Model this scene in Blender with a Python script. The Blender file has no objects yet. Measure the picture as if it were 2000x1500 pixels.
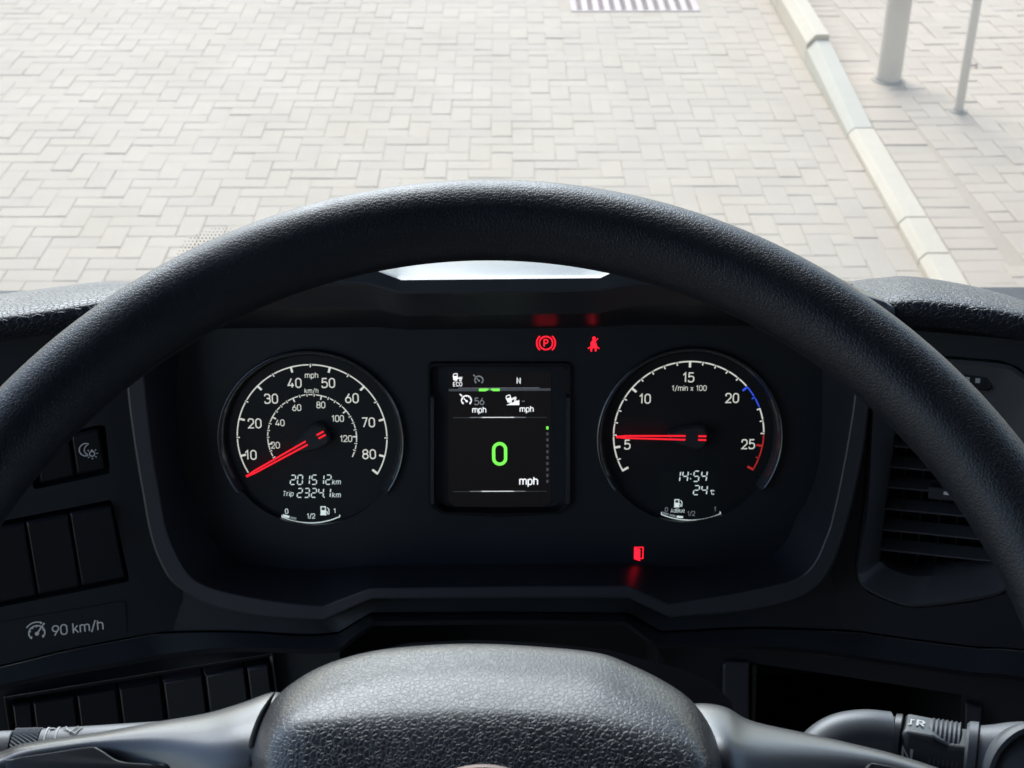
import bpy, bmesh, math, random
from mathutils import Vector as V, Matrix
random.seed(7)
R = math.radians
SC = bpy.context.scene
COL = SC.collection

# ------------------------------------------------------------------ camera
EYE = V((0.0, 0.0, 2.55)); PITCH = R(31.26); YAW = R(0.44); FPX = 2800.0
cam = bpy.data.cameras.new('camera'); camo = bpy.data.objects.new('camera', cam); COL.objects.link(camo)
camo.location = EYE; camo.rotation_euler = (R(90) - PITCH, 0, -YAW)
cam.sensor_width = 36.0; cam.lens = 36.0 * FPX / 2000.0; cam.clip_start = 0.02; cam.clip_end = 2000
cam.dof.use_dof = True; cam.dof.focus_distance = 0.66; cam.dof.aperture_fstop = 34.0
SC.camera = camo

# ------------------------------------------------------------------ sky and sun
SUN_EL, SUN_AZ = R(38), R(-15)          # azimuth from +Y towards +X
w = bpy.data.worlds.new('World'); SC.world = w; w.use_nodes = True
nt = w.node_tree; bg = nt.nodes['Background']
sk = nt.nodes.new('ShaderNodeTexSky'); sk.sky_type = 'NISHITA'; sk.sun_disc = False
sk.sun_elevation = SUN_EL; sk.sun_rotation = SUN_AZ; sk.dust_density = 0.6; sk.air_density = 1.0; sk.ozone_density = 1.0
hs = nt.nodes.new('ShaderNodeHueSaturation'); hs.inputs['Saturation'].default_value = 0.88
nt.links.new(sk.outputs[0], hs.inputs['Color']); nt.links.new(hs.outputs[0], bg.inputs['Color'])
bg.inputs['Strength'].default_value = 0.08
sl = bpy.data.lights.new('sun', 'SUN'); sl.energy = 1.5; sl.angle = R(52); sl.color = (0.90, 0.95, 1.0)
so = bpy.data.objects.new('sun', sl); COL.objects.link(so)
sd = V((math.sin(SUN_AZ) * math.cos(SUN_EL), math.cos(SUN_AZ) * math.cos(SUN_EL), math.sin(SUN_EL)))
so.rotation_euler = sd.to_track_quat('Z', 'Y').to_euler(); so.location = (-6, 6, 12)
SC.view_settings.view_transform = 'Standard'; SC.view_settings.look = 'None'
SC.view_settings.gamma = 1.0; SC.view_settings.exposure = 2.18; SC.view_settings.use_curve_mapping = False
try:
    SC.cycles.use_denoising = True; SC.cycles.max_bounces = 8; SC.cycles.transparent_max_bounces = 12
    SC.cycles.sample_clamp_indirect = 6.0
except Exception:
    pass

# ------------------------------------------------------------------ measuring: from the photograph's pixels to places
FW = V((math.sin(YAW) * math.cos(PITCH), math.cos(YAW) * math.cos(PITCH), -math.sin(PITCH)))
RT = V((math.cos(YAW), -math.sin(YAW), 0)); DN = FW.cross(RT)
def ray(px, py): return FW + RT * ((px - 1000) / FPX) + DN * ((py - 750) / FPX)
def at_y(px, py, y): d = ray(px, py); return EYE + d * (y / d.y)
def at_z(px, py, z): d = ray(px, py); return EYE + d * ((z - EYE.z) / d.z)
class Plane:
    def __init__(s, o, n, ex):
        s.o = V(o); s.n = V(n).normalized(); s.ex = V(ex).normalized(); s.eu = s.n.cross(s.ex)
        if s.eu.z < 0: s.eu = -s.eu
    def t(s, px, py, d=0):
        r = ray(px, py); return (s.o + s.n * d - EYE).dot(s.n) / r.dot(s.n)
    def pt(s, px, py, d=0): return EYE + ray(px, py) * s.t(px, py, d)
    def uv(s, px, py, d=0): p = s.pt(px, py, d) - s.o; return p.dot(s.ex), p.dot(s.eu)
    def w(s, u, v, d=0): return s.o + s.ex * u + s.eu * v + s.n * d
    def mpp(s, px, py): return s.t(px, py) / FPX        # metres per pixel there
LEAN = R(18)
nC = V((0, -math.cos(LEAN), math.sin(LEAN)))
PC = Plane(at_y(976, 860, 0.77), nC, (1, 0, 0))
WRAP = 0.030
def turned(px, ang):
    q = Matrix.Rotation(ang, 3, PC.eu)
    return Plane(PC.pt(px, 900, WRAP), q @ PC.n, q @ PC.ex)
PL = turned(305, R(19)); PR = turned(1672, R(-19))
def D(px, py, d=0):
    t = min(PL.t(px, py, d), PC.t(px, py, WRAP + d), PR.t(px, py, d))
    return EYE + ray(px, py) * t
WC = V((-0.00937, 0.35247, 2.18558)); WEL = R(56.12); WRL = R(-2.75)
nW = V((math.sin(WRL) * math.cos(WEL), -math.cos(WRL) * math.cos(WEL), math.sin(WEL)))
exW = V((math.cos(WRL), math.sin(WRL), 0))
PW = Plane(WC, nW, exW)

# ------------------------------------------------------------------ materials
def nmat(name):
    m = bpy.data.materials.new(name); m.use_nodes = True
    n = m.node_tree; b = n.nodes['Principled BSDF']; return m, n, b
def texco(n):
    return n.nodes.new('ShaderNodeTexCoord').outputs['Object']
def ramp(n, fac, stops):
    r = n.nodes.new('ShaderNodeValToRGB'); e = r.color_ramp.elements
    while len(e) < len(stops): e.new(0.5)
    for k, (p, c) in enumerate(stops):
        e[k].position = p; e[k].color = (*c, 1) if len(c) == 3 else c
    n.links.new(fac, r.inputs[0]); return r.outputs[0]
def noise(n, co, scale, detail=3, rough=0.55):
    t = n.nodes.new('ShaderNodeTexNoise'); t.inputs['Scale'].default_value = scale
    t.inputs['Detail'].default_value = detail; t.inputs['Roughness'].default_value = rough
    n.links.new(co, t.inputs['Vector']); return t.outputs['Fac']
def math_n(n, op, a, b=None):
    t = n.nodes.new('ShaderNodeMath'); t.operation = op
    for k, x in enumerate((a, b)):
        if x is None: continue
        if hasattr(x, 'links'): n.links.new(x, t.inputs[k])
        else: t.inputs[k].default_value = x
    return t.outputs[0]
def bump(n, b, h, dist, strength=1.0):
    t = n.nodes.new('ShaderNodeBump'); t.inputs['Distance'].default_value = dist; t.inputs['Strength'].default_value = strength
    n.links.new(h, t.inputs['Height']); n.links.new(t.outputs[0], b.inputs['Normal'])
def plastic(name, col, rough, grain=900, depth=0.00006, spec=0.5, dust=0.0):
    m, n, b = nmat(name); co = texco(n)
    f = noise(n, co, grain, 2)
    g = noise(n, co, 14, 4)
    b.inputs['Base Color'].default_value = (*col, 1); b.inputs['Specular IOR Level'].default_value = spec
    rr = n.nodes.new('ShaderNodeMapRange'); rr.inputs[1].default_value = 0.3; rr.inputs[2].default_value = 0.7
    rr.inputs[3].default_value = rough - 0.05; rr.inputs[4].default_value = rough + 0.07
    n.links.new(g, rr.inputs[0]); n.links.new(rr.outputs[0], b.inputs['Roughness'])
    if dust:
        v = n.nodes.new('ShaderNodeTexVoronoi'); v.inputs['Scale'].default_value = 130; n.links.new(co, v.inputs['Vector'])
        msk = math_n(n, 'LESS_THAN', v.outputs['Distance'], 0.05)
        sel = math_n(n, 'GREATER_THAN', noise(n, co, 60, 1), 0.62)
        c = n.nodes.new('ShaderNodeMix'); c.data_type = 'RGBA'
        c.inputs[6].default_value = (*col, 1); c.inputs[7].default_value = (dust, dust, dust, 1)
        n.links.new(math_n(n, 'MULTIPLY', msk, sel), c.inputs[0]); n.links.new(c.outputs[2], b.inputs['Base Color'])
    if depth: bump(n, b, f, depth)
    return m
def leather(name, col, rough, cell, depth, warp=0.35, stretch=(1, 1, 1), spec=0.5, fine=0.25, groove=.13, coat=0.0):
    m, n, b = nmat(name); co = texco(n)
    b.inputs['Coat Weight'].default_value = coat; b.inputs['Coat Roughness'].default_value = .3
    mp = n.nodes.new('ShaderNodeMapping'); mp.inputs['Scale'].default_value = stretch; n.links.new(co, mp.inputs[0])
    nz = n.nodes.new('ShaderNodeTexNoise'); nz.inputs['Scale'].default_value = cell * 0.7; nz.inputs['Detail'].default_value = 2
    n.links.new(mp.outputs[0], nz.inputs['Vector'])
    ad = n.nodes.new('ShaderNodeVectorMath'); ad.operation = 'MULTIPLY_ADD'
    n.links.new(nz.outputs['Color'], ad.inputs[0]); ad.inputs[1].default_value = (warp / cell,) * 3; n.links.new(mp.outputs[0], ad.inputs[2])
    v = n.nodes.new('ShaderNodeTexVoronoi'); v.feature = 'DISTANCE_TO_EDGE'; v.inputs['Scale'].default_value = cell
    n.links.new(ad.outputs[0], v.inputs['Vector'])
    mr = n.nodes.new('ShaderNodeMapRange'); mr.interpolation_type = 'SMOOTHSTEP'
    mr.inputs[1].default_value = 0.0; mr.inputs[2].default_value = groove
    n.links.new(v.outputs[0], mr.inputs[0])
    hgt = math_n(n, 'ADD', mr.outputs[0], math_n(n, 'MULTIPLY', noise(n, mp.outputs[0], cell * 2.6, 3), fine))
    b.inputs['Base Color'].default_value = (*col, 1); b.inputs['Roughness'].default_value = rough
    n.links.new(ramp(n, noise(n, co, 16, 4), [(.32, (rough - .07,) * 3), (.7, (rough + .08,) * 3)]), b.inputs['Roughness'])
    b.inputs['Specular IOR Level'].default_value = spec
    bump(n, b, hgt, depth); return m
def glow(name, col, s):
    m, n, b = nmat(name); b.inputs['Base Color'].default_value = (*[c * .5 for c in col], 1)
    b.inputs['Emission Color'].default_value = (*col, 1); b.inputs['Emission Strength'].default_value = s * 0.47
    b.inputs['Roughness'].default_value = 0.6; return m
M = {}
M['dash'] = plastic('dash_plastic', (0.0165, 0.0185, 0.0225), 0.48, 1100, 0.00005, dust=0.12)
M['trim'] = plastic('trim_plastic', (0.038, 0.039, 0.045), 0.36, 1300, 0.00003)
M['cluster'] = plastic('cluster_plastic', (0.0160, 0.0190, 0.0245), 0.42, 1500, 0.00002)
M['gloss'] = plastic('gloss_black', (0.006, 0.0065, 0.008), 0.14, 400, 0.0)
M['ring'] = plastic('ring_dark_chrome', (0.13, 0.135, 0.15), 0.20, 400, 0.0, spec=1.0)
M['ring'].node_tree.nodes['Principled BSDF'].inputs['Metallic'].default_value = .85
M['hoodface'] = plastic('hood_face', (0.040, 0.043, 0.050), 0.40, 900, 0.00003, dust=.25)
M['vent'] = plastic('vent_plastic', (0.085, 0.084, 0.086), 0.40, 1300, 0.00003)
M['lip'] = plastic('highlight_lip_metal', (0.17, 0.175, 0.19), 0.18, 400, 0.0, spec=1.0)
M['lip'].node_tree.nodes['Principled BSDF'].inputs['Metallic'].default_value = 1.0
M['capm'] = plastic('needle_cap_black', (0.034, 0.035, 0.040), 0.4, 900, 0.00002)
M['hood'] = plastic('hood_plastic', (0.018, 0.018, 0.02), 0.22, 900, 0.00001)
M['dial'] = plastic('dial_black', (0.0075, 0.0090, 0.0120), 0.55, 900, 0.0)
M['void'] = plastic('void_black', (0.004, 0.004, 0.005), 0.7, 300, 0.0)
M['satin'] = plastic('satin_grey', (0.026, 0.029, 0.036), 0.42, 1500, 0.00003, dust=0.2, spec=1.0)
M['satin'].node_tree.nodes['Principled BSDF'].inputs['Coat Weight'].default_value = .7
M['satin'].node_tree.nodes['Principled BSDF'].inputs['Coat Roughness'].default_value = .32
M['button'] = plastic('button_black', (0.0115, 0.0128, 0.0160), 0.35, 900, 0.00002)
M['stalk'] = plastic('stalk_grey', (0.10, 0.105, 0.115), 0.42, 1500, 0.00003, dust=0.3)
M['stalk_dark'] = plastic('stalk_charcoal', (0.035, 0.038, 0.043), 0.36, 1500, 0.00003, dust=0.25)
M['dusty'] = plastic('dusty_joint', (0.13, 0.115, 0.09), 0.8, 900, 0.0001)
M['pad'] = leather('pad_grain', (0.016, 0.019, 0.026), 0.42, 270, 0.00035, spec=.6, fine=.2, groove=.16, warp=.6)
M['rim'] = leather('rim_grain', (0.0075, 0.0095, 0.0140), 0.45, 640, 0.00007, warp=0.8, spec=.55, fine=.3, groove=.22)
M['hub'] = leather('hub_grain', (0.009, 0.0115, 0.0165), 0.43, 600, 0.00013, warp=1.2, spec=.75, fine=.45, groove=.22, coat=.45)
M['white'] = glow('print_white', (0.86, 0.88, 0.80), 0.32)
M['dim'] = glow('print_dim', (0.6, 0.66, 0.7), 0.07)
M['grey'] = glow('print_grey', (0.55, 0.6, 0.66), 0.055)
M['lcd'] = glow('lcd_segments', (0.78, 0.9, 0.88), 0.36)
M['lcd_dim'] = glow('lcd_dim', (0.6, 0.65, 0.7), 0.10)
M['lcd_back'] = glow('lcd_back', (0.012, 0.02, 0.022), 0.012)
M['screen'] = glow('screen_back', (0.40, 0.34, 0.36), 0.005)
M['screen'].node_tree.nodes['Principled BSDF'].inputs['Base Color'].default_value = (0.006, 0.006, 0.007, 1)
M['screen'].node_tree.nodes['Principled BSDF'].inputs['Roughness'].default_value = 0.25
M['swhite'] = glow('screen_white', (0.95, 0.97, 1.0), 0.5)
M['sgrey'] = glow('screen_grey', (0.5, 0.52, 0.55), 0.16)
M['sdark'] = glow('screen_dark', (0.3, 0.33, 0.36), 0.05)
M['green'] = glow('screen_green', (0.17, 0.80, 0.08), 0.62)
M['red'] = glow('lamp_red', (1.0, 0.012, 0.03), .85)
M['needle'] = glow('needle_red', (1.0, 0.015, 0.03), 0.52)
M['redprint'] = glow('print_red', (0.62, 0.03, 0.03), 0.28)
M['blueprint'] = glow('print_blue', (0.03, 0.08, 0.65), 0.5)
M['mark'] = plastic('mark_white', (0.55, 0.55, 0.53), 0.6, 300, 0)
M['greenpaint'] = plastic('green_insert', (0.02, 0.14, 0.07), 0.4, 300, 0)
M['cabtrim'] = plastic('cab_trim', (0.030, 0.030, 0.031), 0.7, 200, 0.0002)
M['rubber'] = plastic('rubber', (0.012, 0.012, 0.012), 0.6, 300, 0)
m, n, b = nmat('chrome_ring'); M['chrome'] = m
b.inputs['Base Color'].default_value = (0.085, 0.068, 0.062, 1); b.inputs['Metallic'].default_value = 1; b.inputs['Roughness'].default_value = 0.3
# window glass: clear, with mirror reflection
m = bpy.data.materials.new('window_glass'); m.use_nodes = True; n = m.node_tree; n.nodes.clear(); M['glass'] = m
o_ = n.nodes.new('ShaderNodeOutputMaterial'); mx = n.nodes.new('ShaderNodeMixShader'); tr = n.nodes.new('ShaderNodeBsdfTransparent')
gl = n.nodes.new('ShaderNodeBsdfGlossy'); fr = n.nodes.new('ShaderNodeFresnel'); fr.inputs[0].default_value = 1.45
tr.inputs[0].default_value = (0.95, 0.975, 0.965, 1); gl.inputs['Roughness'].default_value = 0.02
tl = n.nodes.new('ShaderNodeBsdfTranslucent'); tl.inputs[0].default_value = (.8, .8, .78, 1); mz = n.nodes.new('ShaderNodeMixShader'); mz.inputs[0].default_value = .03
gp = n.nodes.new('ShaderNodeNewGeometry').outputs['Position']
n.links.new(ramp(n, noise(n, gp, 5, 6, .65), [(.35, (.018,) * 3), (.7, (.05,) * 3)]), mz.inputs[0])
n.links.new(tr.outputs[0], mz.inputs[1]); n.links.new(tl.outputs[0], mz.inputs[2])
n.links.new(fr.outputs[0], mx.inputs[0]); n.links.new(mz.outputs[0], mx.inputs[1]); n.links.new(gl.outputs[0], mx.inputs[2]); n.links.new(mx.outputs[0], o_.inputs[0])
# concrete pavers
def paver_mat(name, a, bcol, c):
    m, n, b = nmat(name); co = texco(n)
    oi = n.nodes.new('ShaderNodeObjectInfo'); ge = n.nodes.new('ShaderNodeNewGeometry')
    rnd = n.nodes.new('ShaderNodeMath'); rnd.operation = 'ADD'
    n.links.new(oi.outputs['Random'], rnd.inputs[0]); n.links.new(ge.outputs['Random Per Island'], rnd.inputs[1])
    fr_ = math_n(n, 'FRACT', rnd.outputs[0])
    base = ramp(n, fr_, [(0.0, a), (0.5, bcol), (0.85, c), (1.0, a)])
    wp = n.nodes.new('ShaderNodeNewGeometry').outputs['Position']
    f1 = math_n(n, 'ADD', math_n(n, 'MULTIPLY', noise(n, wp, 2.2, 5, 0.6), .5), math_n(n, 'MULTIPLY', noise(n, wp, .55, 5, 0.6), .5)); f2 = noise(n, wp, 160, 3, 0.7)
    mul = ramp(n, f1, [(0.3, (0.91, 0.90, 0.885)), (0.7, (1.04, 1.04, 1.04))])
    mul2 = ramp(n, f2, [(0.3, (0.9, 0.9, 0.9)), (0.75, (1.06, 1.06, 1.06))])
    x = n.nodes.new('ShaderNodeMix'); x.data_type = 'RGBA'; x.blend_type = 'MULTIPLY'; x.inputs[0].default_value = 1
    n.links.new(base, x.inputs[6]); n.links.new(mul, x.inputs[7])
    y = n.nodes.new('ShaderNodeMix'); y.data_type = 'RGBA'; y.blend_type = 'MULTIPLY'; y.inputs[0].default_value = 1
    n.links.new(x.outputs[2], y.inputs[6]); n.links.new(mul2, y.inputs[7]); n.links.new(y.outputs[2], b.inputs['Base Color'])
    b.inputs['Roughness'].default_value = 0.85; b.inputs['Specular IOR Level'].default_value = 0.3
    bump(n, b, f2, 0.0012); return m
M['paver'] = paver_mat('paver_concrete', (0.409, 0.333, 0.251), (0.420, 0.342, 0.259), (0.399, 0.327, 0.252))
M['walk'] = paver_mat('walk_concrete', (0.417, 0.332, 0.246), (0.435, 0.347, 0.260), (0.404, 0.324, 0.244))
M['sand'] = paver_mat('joint_sand', (0.393, 0.314, 0.231), (0.393, 0.314, 0.231), (0.393, 0.314, 0.231))
M['kerb'] = paver_mat('kerb_paint', (0.490, 0.412, 0.310), (0.500, 0.421, 0.319), (0.480, 0.402, 0.310))
M['kerb2'] = paver_mat('kerb_paint_worn', (0.440, 0.389, 0.312), (0.450, 0.399, 0.317), (0.440, 0.389, 0.312))
M['post'] = plastic('post_paint', (0.490, 0.413, 0.336), 0.5, 120, 0.0002)
M['dirt_shade'] = plastic('base_dirt_and_shade', (0.30, 0.255, 0.195), 0.9, 200, 0.0006)  # darker tone: grime round the post bases with contact shade put in
M['grate'] = plastic('grate_iron', (0.42, 0.325, 0.285), 0.7, 200, 0.0005)
M['pit'] = plastic('pit_dark', (0.40, 0.30, 0.27), 0.9, 100, 0)

# ------------------------------------------------------------------ building helpers
def empty(name, loc, label=None, cat=None, group=None, kind=None):
    o = bpy.data.objects.new(name, None); COL.objects.link(o); o.location = loc; o.empty_display_size = 0.05
    tag(o, label, cat, group, kind); return o
def tag(o, label=None, cat=None, group=None, kind=None):
    if label: o['label'] = label
    if cat: o['category'] = cat
    if group: o['group'] = group
    if kind: o['kind'] = kind
    return o
def put(name, me, mat, parent=None, smooth=None, bevel=0, sub=0, kind=None, label=None, segs=2):
    if mat is not None: me.materials.append(M[mat] if isinstance(mat, str) else mat)
    if smooth is not None:
        for p in me.polygons: p.use_smooth = True
        if smooth < 180: me.set_sharp_from_angle(angle=R(smooth))
    o = bpy.data.objects.new(name, me); COL.objects.link(o)
    if parent is not None:
        o.parent = parent; o.matrix_parent_inverse = Matrix.Translation(parent_loc(parent)).inverted()
    if bevel:
        b = o.modifiers.new('bevel', 'BEVEL'); b.width = bevel; b.segments = segs; b.limit_method = 'ANGLE'; b.angle_limit = R(32)
    if sub:
        s = o.modifiers.new('sub', 'SUBSURF'); s.levels = sub; s.render_levels = sub
    if kind: o['kind'] = kind
    if label: o['label'] = label
    return o
def parent_loc(p):
    q = V(p.location)
    while p.parent: p = p.parent; q = q + V(p.location) if False else q + V((0, 0, 0))
    return q if p.parent is None and True else q
def wloc(p):
    return V(p.location)
def mesh(verts, faces, name='m'):
    me = bpy.data.meshes.new(name); me.from_pydata([tuple(v) for v in verts], [], faces); me.update(); return me
def recalc(me):
    bm = bmesh.new(); bm.from_mesh(me); bmesh.ops.recalc_face_normals(bm, faces=bm.faces); bm.to_mesh(me); bm.free(); return me
def loft(rows, close=False, cap0=False, cap1=False):
    n_ = len(rows[0]); vs = [p for r in rows for p in r]; fs = []
    for i in range(len(rows) - 1):
        for j in range(n_ if close else n_ - 1):
            a = i * n_ + j; b_ = i * n_ + (j + 1) % n_; fs.append((a, b_, b_ + n_, a + n_))
    if cap0: fs.append(tuple(range(n_))[::-1])
    if cap1: fs.append(tuple(range((len(rows) - 1) * n_, len(rows) * n_)))
    return recalc(mesh(vs, fs))
def spline(keys, sharp=(), n=5, close=False):
    K = len(keys); out = []; ks = [V(k) for k in keys]
    g = lambda i: ks[i % K] if close else ks[max(0, min(K - 1, i))]
    for i in range(K if close else K - 1):
        a, b_ = g(i), g(i + 1)
        ma = V(b_ - a) if (i in sharp) else (b_ - g(i - 1)) * 0.5
        mb = V(b_ - a) if ((i + 1) % K in sharp) else (g(i + 2) - a) * 0.5
        for k in range(n):
            t = k / n; t2 = t * t; t3 = t2 * t
            out.append(a * (2 * t3 - 3 * t2 + 1) + ma * (t3 - 2 * t2 + t) + b_ * (-2 * t3 + 3 * t2) + mb * (t3 - t2))
    if not close: out.append(ks[-1].copy())
    return out
def fillet(pts, rad, close=True, seg=5):
    out = []; K = len(pts); pts = [V((p[0], p[1])) for p in pts]
    rads = rad if isinstance(rad, (list, tuple)) else [rad] * K
    for i in range(K):
        if not close and i in (0, K - 1): out.append(pts[i]); continue
        p, a, b_ = pts[i], pts[i - 1], pts[(i + 1) % K]
        da, db = a - p, b_ - p; la, lb = da.length, db.length
        if rads[i] <= 0 or la < 1e-9 or lb < 1e-9: out.append(p); continue
        da /= la; db /= lb; ang = math.acos(max(-1, min(1, da.dot(db))))
        if ang > 3.05: out.append(p); continue
        cut = min(rads[i] / math.tan(ang / 2), la * 0.499, lb * 0.499); rr = cut * math.tan(ang / 2)
        c = p + (da + db).normalized() * (rr / math.sin(ang / 2)); s, e = p + da * cut - c, p + db * cut - c
        tot = s.angle_signed(e) if s.length > 1e-12 else 0
        for k in range(seg + 1):
            th = -tot * k / seg
            out.append(c + V((s.x * math.cos(th) - s.y * math.sin(th), s.x * math.sin(th) + s.y * math.cos(th))))
    return out
def panel(plane, outline, holes=(), d=0.0, hd=0.0):
    """front sheet with openings; outline and holes are lists of (u, v); openings get walls hd deep"""
    bm = bmesh.new(); edges = []
    for lp in [outline] + list(holes):
        vs = [bm.verts.new(plane.w(p[0], p[1], d)) for p in lp]
        edges += [bm.edges.new((vs[i], vs[(i + 1) % len(vs)])) for i in range(len(vs))]
        if lp is not outline and hd:
            lo = [bm.verts.new(plane.w(p[0], p[1], d - hd)) for p in lp]
            for i in range(len(vs)):
                j = (i + 1) % len(vs); bm.faces.new((vs[i], vs[j], lo[j], lo[i]))
    bmesh.ops.triangle_fill(bm, edges=edges, use_beauty=True, use_dissolve=False)
    bmesh.ops.recalc_face_normals(bm, faces=bm.faces)
    me = bpy.data.meshes.new('m'); bm.to_mesh(me); bm.free(); return me
def slab(plane, pts, d0, d1, chamfer=0.0, inset=0.0):
    """prism of (u, v) pts between depths, optional chamfered front"""
    c = V((sum(p[0] for p in pts) / len(pts), sum(p[1] for p in pts) / len(pts)))
    rows = [[plane.w(p[0], p[1], d0) for p in pts]]
    if chamfer:
        rows.append([plane.w(p[0], p[1], d1 - chamfer) for p in pts])
        q = []
        for p in pts:
            e = V((p[0], p[1])) - c; L = e.length; e = e * max(0.0, (L - (inset or chamfer) * 1.3) / L); q.append(c + e)
        rows.append([plane.w(p[0], p[1], d1) for p in q])
    else:
        rows.append([plane.w(p[0], p[1], d1) for p in pts])
    return loft(rows, close=True, cap0=True, cap1=True)
def uvs(plane, pts, d=0.0): return [plane.uv(x, y, d) for x, y in pts]
def lathe(axis_o, axis_d, up, prof, seg=40, sy=1.0, start=0.0, sweep=2 * math.pi):
    a = V(axis_d).normalized(); x = (V(up) - a * V(up).dot(a)).normalized(); y = a.cross(x); rows = []
    full = abs(sweep - 2 * math.pi) < 1e-6
    for s, r in prof:
        rows.append([V(axis_o) + a * s + x * (r * math.cos(start + sweep * k / seg)) + y * (r * sy * math.sin(start + sweep * k / seg)) for k in range(seg if full else seg + 1)])
    return loft(rows, close=full)
def tube(path, rad, seg=14, caps=True):
    rows = []; up0 = None
    for i, p in enumerate(path):
        t = (V(path[min(i + 1, len(path) - 1)]) - V(path[max(i - 1, 0)])).normalized()
        if up0 is None: up0 = t.orthogonal().normalized()
        x = (up0 - t * up0.dot(t)).normalized(); up0 = x; y = t.cross(x)
        r = rad[i] if isinstance(rad, (list, tuple)) else rad
        rows.append([V(p) + x * (r * math.cos(2 * math.pi * k / seg)) + y * (r * math.sin(2 * math.pi * k / seg)) for k in range(seg)])
    return loft(rows, close=True, cap0=caps, cap1=caps)
def box_me(cx, cy, cz, sx, sy, sz):
    vs = [(cx + a * sx / 2, cy + b_ * sy / 2, cz + c * sz / 2) for c in (-1, 1) for b_ in (-1, 1) for a in (-1, 1)]
    return mesh(vs, [(0, 2, 3, 1), (4, 5, 7, 6), (0, 1, 5, 4), (2, 6, 7, 3), (0, 4, 6, 2), (1, 3, 7, 5)])
# ---- ribbons: flat print made of strokes, lying on a plane
class Ink:
    def __init__(s): s.v = []; s.f = []
    def stroke(s, pts, t, close=False):
        P = [V((p[0], p[1])) for p in pts]; q = [P[0]]
        for p in P[1:]:
            if (p - q[-1]).length > 1e-7: q.append(p)
        if close and (q[0] - q[-1]).length < 1e-7: q.pop()
        P = q; K = len(P)
        if K < 2: return
        b0 = len(s.v)
        for i in range(K):
            a = P[i - 1] if (i > 0 or close) else None; c = P[(i + 1) % K] if (i < K - 1 or close) else None
            d1 = (P[i] - a).normalized() if a is not None else None; d2 = (c - P[i]).normalized() if c is not None else None
            if d1 is None: d1 = d2
            if d2 is None: d2 = d1
            m_ = d1 + d2
            m_ = m_.normalized() if m_.length > 1e-6 else d1
            nn = V((-m_.y, m_.x)); k = max(0.45, nn.dot(V((-d1.y, d1.x)))); nn = nn * (t / 2 / k)
            s.v += [P[i] + nn, P[i] - nn]
        for i in range(K if close else K - 1):
            j = (i + 1) % K; s.f.append((b0 + 2 * i, b0 + 2 * i + 1, b0 + 2 * j + 1, b0 + 2 * j))
    def fill(s, pts):
        b0 = len(s.v); s.v += [V((p[0], p[1])) for p in pts]; s.f.append(tuple(range(b0, b0 + len(pts))))
    def rect(s, x0, y0, x1, y1): s.fill([(x0, y0), (x1, y0), (x1, y1), (x0, y1)])
    def circle(s, x, y, r, seg=20): s.fill([(x + r * math.cos(2 * math.pi * k / seg), y + r * math.sin(2 * math.pi * k / seg)) for k in range(seg)])
    def arc(s, x, y, r, a0, a1, t, seg=24):
        s.stroke([(x + r * math.cos(R(a0 + (a1 - a0) * k / seg)), y + r * math.sin(R(a0 + (a1 - a0) * k / seg))) for k in range(seg + 1)], t)
    def put(s, name, plane, u, v, d, mat, parent, scale=1.0, rot=0.0, kind=None, shear=0.0):
        c, si = math.cos(rot), math.sin(rot); vs = []
        for p in s.v:
            x, y = (p.x + shear * p.y) * scale, p.y * scale
            vs.append(plane.w(u + x * c - y * si, v + x * si + y * c, d))
        me = mesh(vs, s.f); bm = bmesh.new(); bm.from_mesh(me)
        for f in bm.faces:
            if f.normal.dot(plane.n) < 0: f.normal_flip()
        bm.to_mesh(me); bm.free()
        return put(name, me, mat, parent, kind=kind)
def rr(x0, y0, x1, y1, r): return fillet([(x0, y0), (x1, y0), (x1, y1), (x0, y1)], r, True, 6)
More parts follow.
